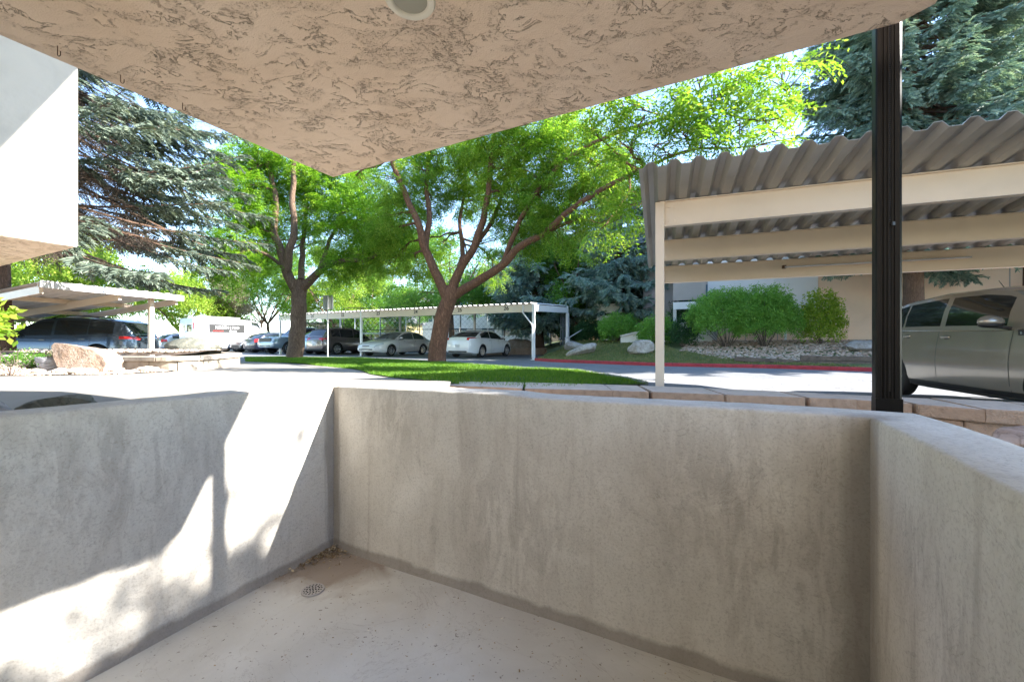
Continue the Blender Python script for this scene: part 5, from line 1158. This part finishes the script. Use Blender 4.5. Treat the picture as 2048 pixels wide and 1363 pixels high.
# right locust
YB = 14.9; bx = at(873, 724, YB)
limbs = [(px_path([(873, 726), (878, 690), (884, 640), (896, 600), (905, 575)], YB), .34, .26),
 (px_path([(893, 600, 14.9), (872, 545, 14.8), (850, 500, 14.7), (838, 455, 14.5), (815, 400, 14.3), (790, 340, 14.1), (770, 280, 13.8)], YB), .19, .07),
 (px_path([(850, 500, 14.7), (858, 430, 15.0), (852, 370, 15.2), (860, 300, 15.4), (866, 230, 15.6)], YB), .12, .05),
 (px_path([(903, 590, 14.9), (915, 545, 14.8), (945, 500, 14.6), (965, 440, 14.4), (975, 385, 14.2), (985, 300, 13.9), (1000, 220, 13.5)], YB), .19, .06),
 (px_path([(910, 590, 14.9), (955, 562, 14.5), (1005, 530, 14.0), (1040, 492, 13.5), (1090, 465, 13.0), (1140, 420, 12.0), (1200, 380, 10.9), (1290, 335, 9.6)], YB), .18, .05),
 (px_path([(1090, 465, 13.0), (1150, 440, 12.8), (1230, 420, 12.6), (1290, 400, 12.3)], YB), .07, .02),
 (px_path([(1005, 530, 14.0), (1040, 440, 13.6), (1100, 350, 13), (1180, 290, 11.4), (1300, 245, 9.9), (1420, 215, 8.7)], YB), .10, .03),
 (px_path([(915, 560, 15.1), (925, 500, 15.8), (920, 440, 16.5), (930, 380, 17)], YB), .12, .05),
 (px_path([(945, 500, 14.6), (990, 430, 15.2), (1010, 360, 15.8), (1020, 300, 16)], YB), .09, .04)]
rs = random.Random(11)
def blobs_from(lst, r, cnt): return [(at(x, y, Y), r*rs.uniform(.75, 1.2) if len(q) < 1 else q[0], cnt) for x, y, Y, *q in lst]
sh = [(790, 360, 14), (830, 330, 14.5), (870, 300, 15), (920, 300, 14.6), (960, 290, 13.8), (800, 430, 14.6), (770, 460, 15.4), (900, 360, 16), (940, 400, 16.5), (1000, 340, 14), (1030, 290, 13), (1060, 350, 13.2), (1100, 300, 12.6), (1090, 400, 13), (1140, 350, 12.4), (1150, 280, 11.8), (1040, 430, 14.5), (1010, 390, 14), (1180, 400, 12.2), (1120, 450, 12.8), (980, 250, 13), (900, 250, 15), (1070, 240, 12.5), (1120, 210, 12.5), (860, 400, 15.8), (1220, 360, 12), (1060, 480, 14.6), (840, 520, 16.5), (780, 520, 17), (990, 480, 15.8), (950, 340, 15.5), (1200, 330, 11.6)]
sun_ = [(1190, 240, 11.6), (1240, 200, 11.4), (1290, 230, 11.2), (1250, 290, 11.4), (1310, 290, 11), (1350, 200, 11), (1400, 230, 10.8), (1370, 270, 10.8), (1440, 190, 10.8), (1480, 150, 10.9), (1480, 240, 10.6), (1530, 190, 10.7), (1540, 260, 10.6), (1430, 290, 10.6), (1260, 350, 11.4), (1270, 420, 12), (1500, 300, 10.5), (1565, 140, 10.8), (1210, 450, 12.4), (1180, 180, 11.5), (1400, 160, 11)]
lt2 = broad_tree('honey_locust', 'large honey locust with reddish forked limbs at the lawn edge, right of the pair', bx, limbs+[(px_path([(1420, 215, 8.7), (1500, 240, 8.4), (1560, 235, 8.3), (1590, 200, 8.3)], YB), .03, .008), (px_path([(1290, 335, 9.6), (1380, 300, 8.8), (1480, 295, 8.4), (1590, 275, 8.2)], YB), .04, .008)],
    [(at(x, y, Y+.5), rs.uniform(.6, .95), 100) for x, y, Y in sh]+[(at(x+rs.gauss(0, 45), y+rs.gauss(0, 35), Y+rs.uniform(1.2, 3.2)), rs.uniform(.6, .9), 28) for x, y, Y in sh if x < 1120]+[(at(x, y, Y), rs.uniform(.34, .58), 14, 1.25) for x, y, Y in [(x, y, Y*.78) for x, y, Y in sun_]], TL, MT['locust2'], MT['bark2'], 'honey locusts on the lawn')
# left locust
YB = 19.0; bx = at(591, 714, YB)
limbs = [(px_path([(591, 716), (594, 670), (598, 620), (598, 580), (600, 560)], YB), .37, .30),
 (px_path([(593, 585, 19), (572, 540, 18.8), (562, 500, 18.6), (548, 460, 18.4), (552, 410, 18.3), (545, 360, 18.2), (530, 310, 18)], YB), .24, .08),
 (px_path([(572, 545, 18.8), (580, 500, 18.4), (590, 460, 18.2), (584, 410, 18), (588, 350, 17.9), (592, 300, 17.8)], YB), .20, .08),
 (px_path([(603, 578, 19), (630, 552, 18.8), (655, 530, 18.5), (690, 520, 18), (730, 520, 17.6), (760, 505, 17.3)], YB), .22, .05),
 (px_path([(640, 540, 18.7), (655, 490, 19.2), (672, 450, 19.5), (690, 400, 19.6), (695, 350, 19.8)], YB), .11, .04),
 (px_path([(603, 560, 19.1), (605, 500, 19.8), (610, 440, 20.3), (615, 400, 20.5)], YB), .16, .06),
 (px_path([(560, 530, 18.7), (535, 510, 18), (500, 500, 17.4), (460, 515, 17)], YB), .09, .03)]
bl = [(480, 320, 17.5), (520, 300, 17.6), (560, 310, 18), (500, 370, 17.4), (460, 350, 17.2), (540, 370, 18.4), (620, 350, 18.5), (600, 400, 19.5), (650, 380, 19), (690, 350, 19), (640, 430, 18.6), (480, 420, 17.3), (520, 430, 18), (460, 470, 17.2), (500, 480, 17.8), (700, 420, 18.2), (740, 380, 18), (740, 450, 17.6), (680, 470, 18.2), (770, 480, 17.4), (730, 500, 17.6), (640, 480, 20), (560, 450, 20), (430, 520, 17), (480, 540, 17.2), (760, 420, 17.5), (790, 450, 17.4), (590, 330, 18), (640, 320, 19), (520, 520, 19.4), (700, 310, 19), (680, 530, 17.8)]
broad_tree('honey_locust', 'honey locust with dark furrowed trunk, left of the pair, behind the yard sign', bx, limbs, [(at(x, y, Y+.5), rs.uniform(.7, 1.1), 105) for x, y, Y in bl]+[(at(x+rs.gauss(0, 45), y+rs.gauss(0, 35)+8, Y+rs.uniform(1.2, 3)), rs.uniform(.7, 1.05), 32) for x, y, Y in bl], TL, MT['locust'], MT['bark'], 'honey locusts on the lawn', scale=1.15)

# spruces
spruce('blue_spruce', 'tall spruce with long dark bare branches behind the left balcony', (-13.7, 10.8, .3), 14, 7.3, 3.3, MT['spruceg'], 'spruces around the lot', wh=.44, nb=6, tr=.32, inner=.56, sub=.13, seed=3, dead=True, power=.6, az=(-1.45, 1.7), droop=.20, blen=(.42, .25), wild=.30, hang=.8, Ts=TSP)
spruce('blue_spruce', 'huge blue spruce rising over the near carport roof', (13.2, 13.4, .6), 17, 4.3, 3.4, MT['spruce'], 'spruces around the lot', wh=.26, nb=9, tr=.3, inner=.3, sub=.105, seed=5, power=.55, droop=.34, blen=(.36, .28), wild=.22, hang=.9, Ts=TSP)
spruce('blue_spruce', 'second blue spruce behind the carport near the right border', (18.5, 14.5, .6), 16, 4.0, 4.3, MT['spruce'], 'spruces around the lot', wh=.30, nb=8, tr=.33, inner=.3, sub=.12, seed=6, power=.55, blen=(.36, .28), wild=.22, hang=.9, Ts=TSP)
spruce('blue_spruce', 'silvery blue spruce just behind the end of the numbered carport', (1.75, 27.2, .2), 11.5, 4.1, 1.9, MT['sprucel'], 'spruces around the lot', wh=.36, nb=8, tr=.38, inner=.2, sub=.16, seed=8, power=.5, droop=.42, blen=(.5, .35), wild=.2, hang=.9, Ts=TSP)
spruce('blue_spruce', 'blue spruce with sweeping low boughs before the grey wing', (6.1, 23.0, .7), 12, 3.2, 2.1, MT['sprucel'], 'spruces around the lot', wh=.34, nb=8, tr=.25, inner=.2, sub=.16, seed=9, power=.5, droop=.38, blen=(.5, .35), wild=.2, hang=.9, Ts=TSP)
spruce('blue_spruce', 'darker spruce standing between the two middle blue spruces', (4.6, 29.5, .4), 12, 3.3, 2.0, MT['spruceg'], 'spruces around the lot', wh=.4, nb=7, tr=.25, inner=.2, sub=.2, seed=10, power=.5)
spruce('blue_spruce', 'spruce outside the view shading the road', (19.3, 11.6, .5), 13, 3.2, 1.6, MT['spruce'], 'spruces around the lot', wh=.42, nb=8, tr=.25, inner=.1, sub=.2, seed=13, power=.55)
# background broadleaf trees
def bgtree(label, x, y, H, Rd, mat, seed, z0=.25, Ts=None, n=26, cnt=170, scale=1.5, group='leafy trees behind the lot', tr=.16):
    r = random.Random(seed); B = Vector((x, y, 0)); fk = B+Vector((0, 0, H*z0)); limbs = [([B, B+Vector((.1, 0, H*z0*.5)), fk], tr, tr*.8)]; bl = []
    for k in range(6):
        a = k*1.05+r.random(); limbs.append(([fk, fk+Vector((math.cos(a)*Rd*.3, math.sin(a)*Rd*.3, H*.2)), fk+Vector((math.cos(a)*Rd*.65, math.sin(a)*Rd*.65, H*r.uniform(.35, .55)))], tr*.55, .03))
    for k in range(n):
        a = r.uniform(0, 6.28); q = r.random()**.5; zz_ = r.uniform(z0+.03, .97); rr = Rd*q*math.sqrt(max(.08, 1-((zz_-.55)/.5)**2)); bl.append((B+Vector((rr*math.cos(a), rr*math.sin(a), H*zz_)), Rd*r.uniform(.2, .34), cnt))
    return broad_tree('leafy_tree', label, B, limbs, bl, Ts or TB, mat, MT['bark'], group, scale=scale, seg=6)
bgtree('bright green tree behind the white van', -16.6, 38, 9, 4.2, MT['olive'], 1)
bgtree('full green tree left of the van against the sky', -24, 40, 10, 5, MT['green'], 2)
bgtree('low yellow green tree beside the left carport post', -28.5, 35, 6.5, 3.8, MT['olive'], 3)
bgtree('pinkish pale leaved tree behind the station wagon', -26.0, 37, 6.5, 2.6, MT['pale'], 4, .1)
bgtree('green tree filling the gap behind the pickup truck', -14.2, 41, 8, 4, MT['green'], 5)
bgtree('airy green tree behind the street sign', -15.2, 48, 13, 4.6, MT['olive'], 6)
bgtree('tall pale green tree behind bays 23 and 24', -9.5, 50, 14, 5, MT['green'], 7)
bgtree('spreading dark limbed tree behind the right locust', -4.6, 30.5, 8.6, 4.6, MT['green'], 8, .35, n=24, tr=.26)
bgtree('green tree right of the far spruces', 6.8, 33.5, 9, 3.6, MT['olive'], 9, .3)
bgtree('dark trunked small tree at the top of the slope', 3.9, 25.6, 7.5, 2.6, MT['green'], 10, .35, tr=.2)
bgtree('green tree glimpsed at far left beyond the carport', -36, 30, 9, 5.5, MT['olive'], 11)
bgtree('distant green tree over the far carport', -32, 52, 12, 6, MT['green'], 12, n=20)
bgtree('distant pale tree left of the sign', -20.5, 56, 12, 5.5, MT['olive'], 13, n=20)
bgtree('distant tree on the horizon behind the court', -2, 60, 12, 6, MT['green'], 14, n=20)
bgtree('sunlit tree behind the spruce at left', -22, 20, 7, 4, MT['olive'], 15)
# tree outside the frame to the right whose crown shades the patio
B = Vector((10.3, .75, 0)); fk = B+Vector((0, 0, 2.6)); r9 = random.Random(5)
broad_tree('leafy_tree', 'leafy tree right of the patio outside the view', B, [([B, B+Vector((0, .1, 1.3)), fk], .2, .16)]+[([fk, fk+Vector((math.cos(a)*1.2, math.sin(a)*1.2, 1.6)), fk+Vector((math.cos(a)*2.2, math.sin(a)*2.2, 3.0))], .1, .03) for a in (0, 1.2, 2.5, 3.8, 5)],
    [(B+Vector((r9.gauss(0, .9), r9.uniform(-2.9, 1.6), r9.uniform(2.6, 5.8))), .95, 260) for k in range(36)]+
    [(B+Vector((r9.gauss(0, .3), -3.1+k*.42, 6.24+.24*(k < 5)+.25*math.sin(k*1.3)+.12*math.sin(k*3.1))), .8, 360) for k in range(12)], TB, MT['green'], MT['bark'], None, scale=2.1)
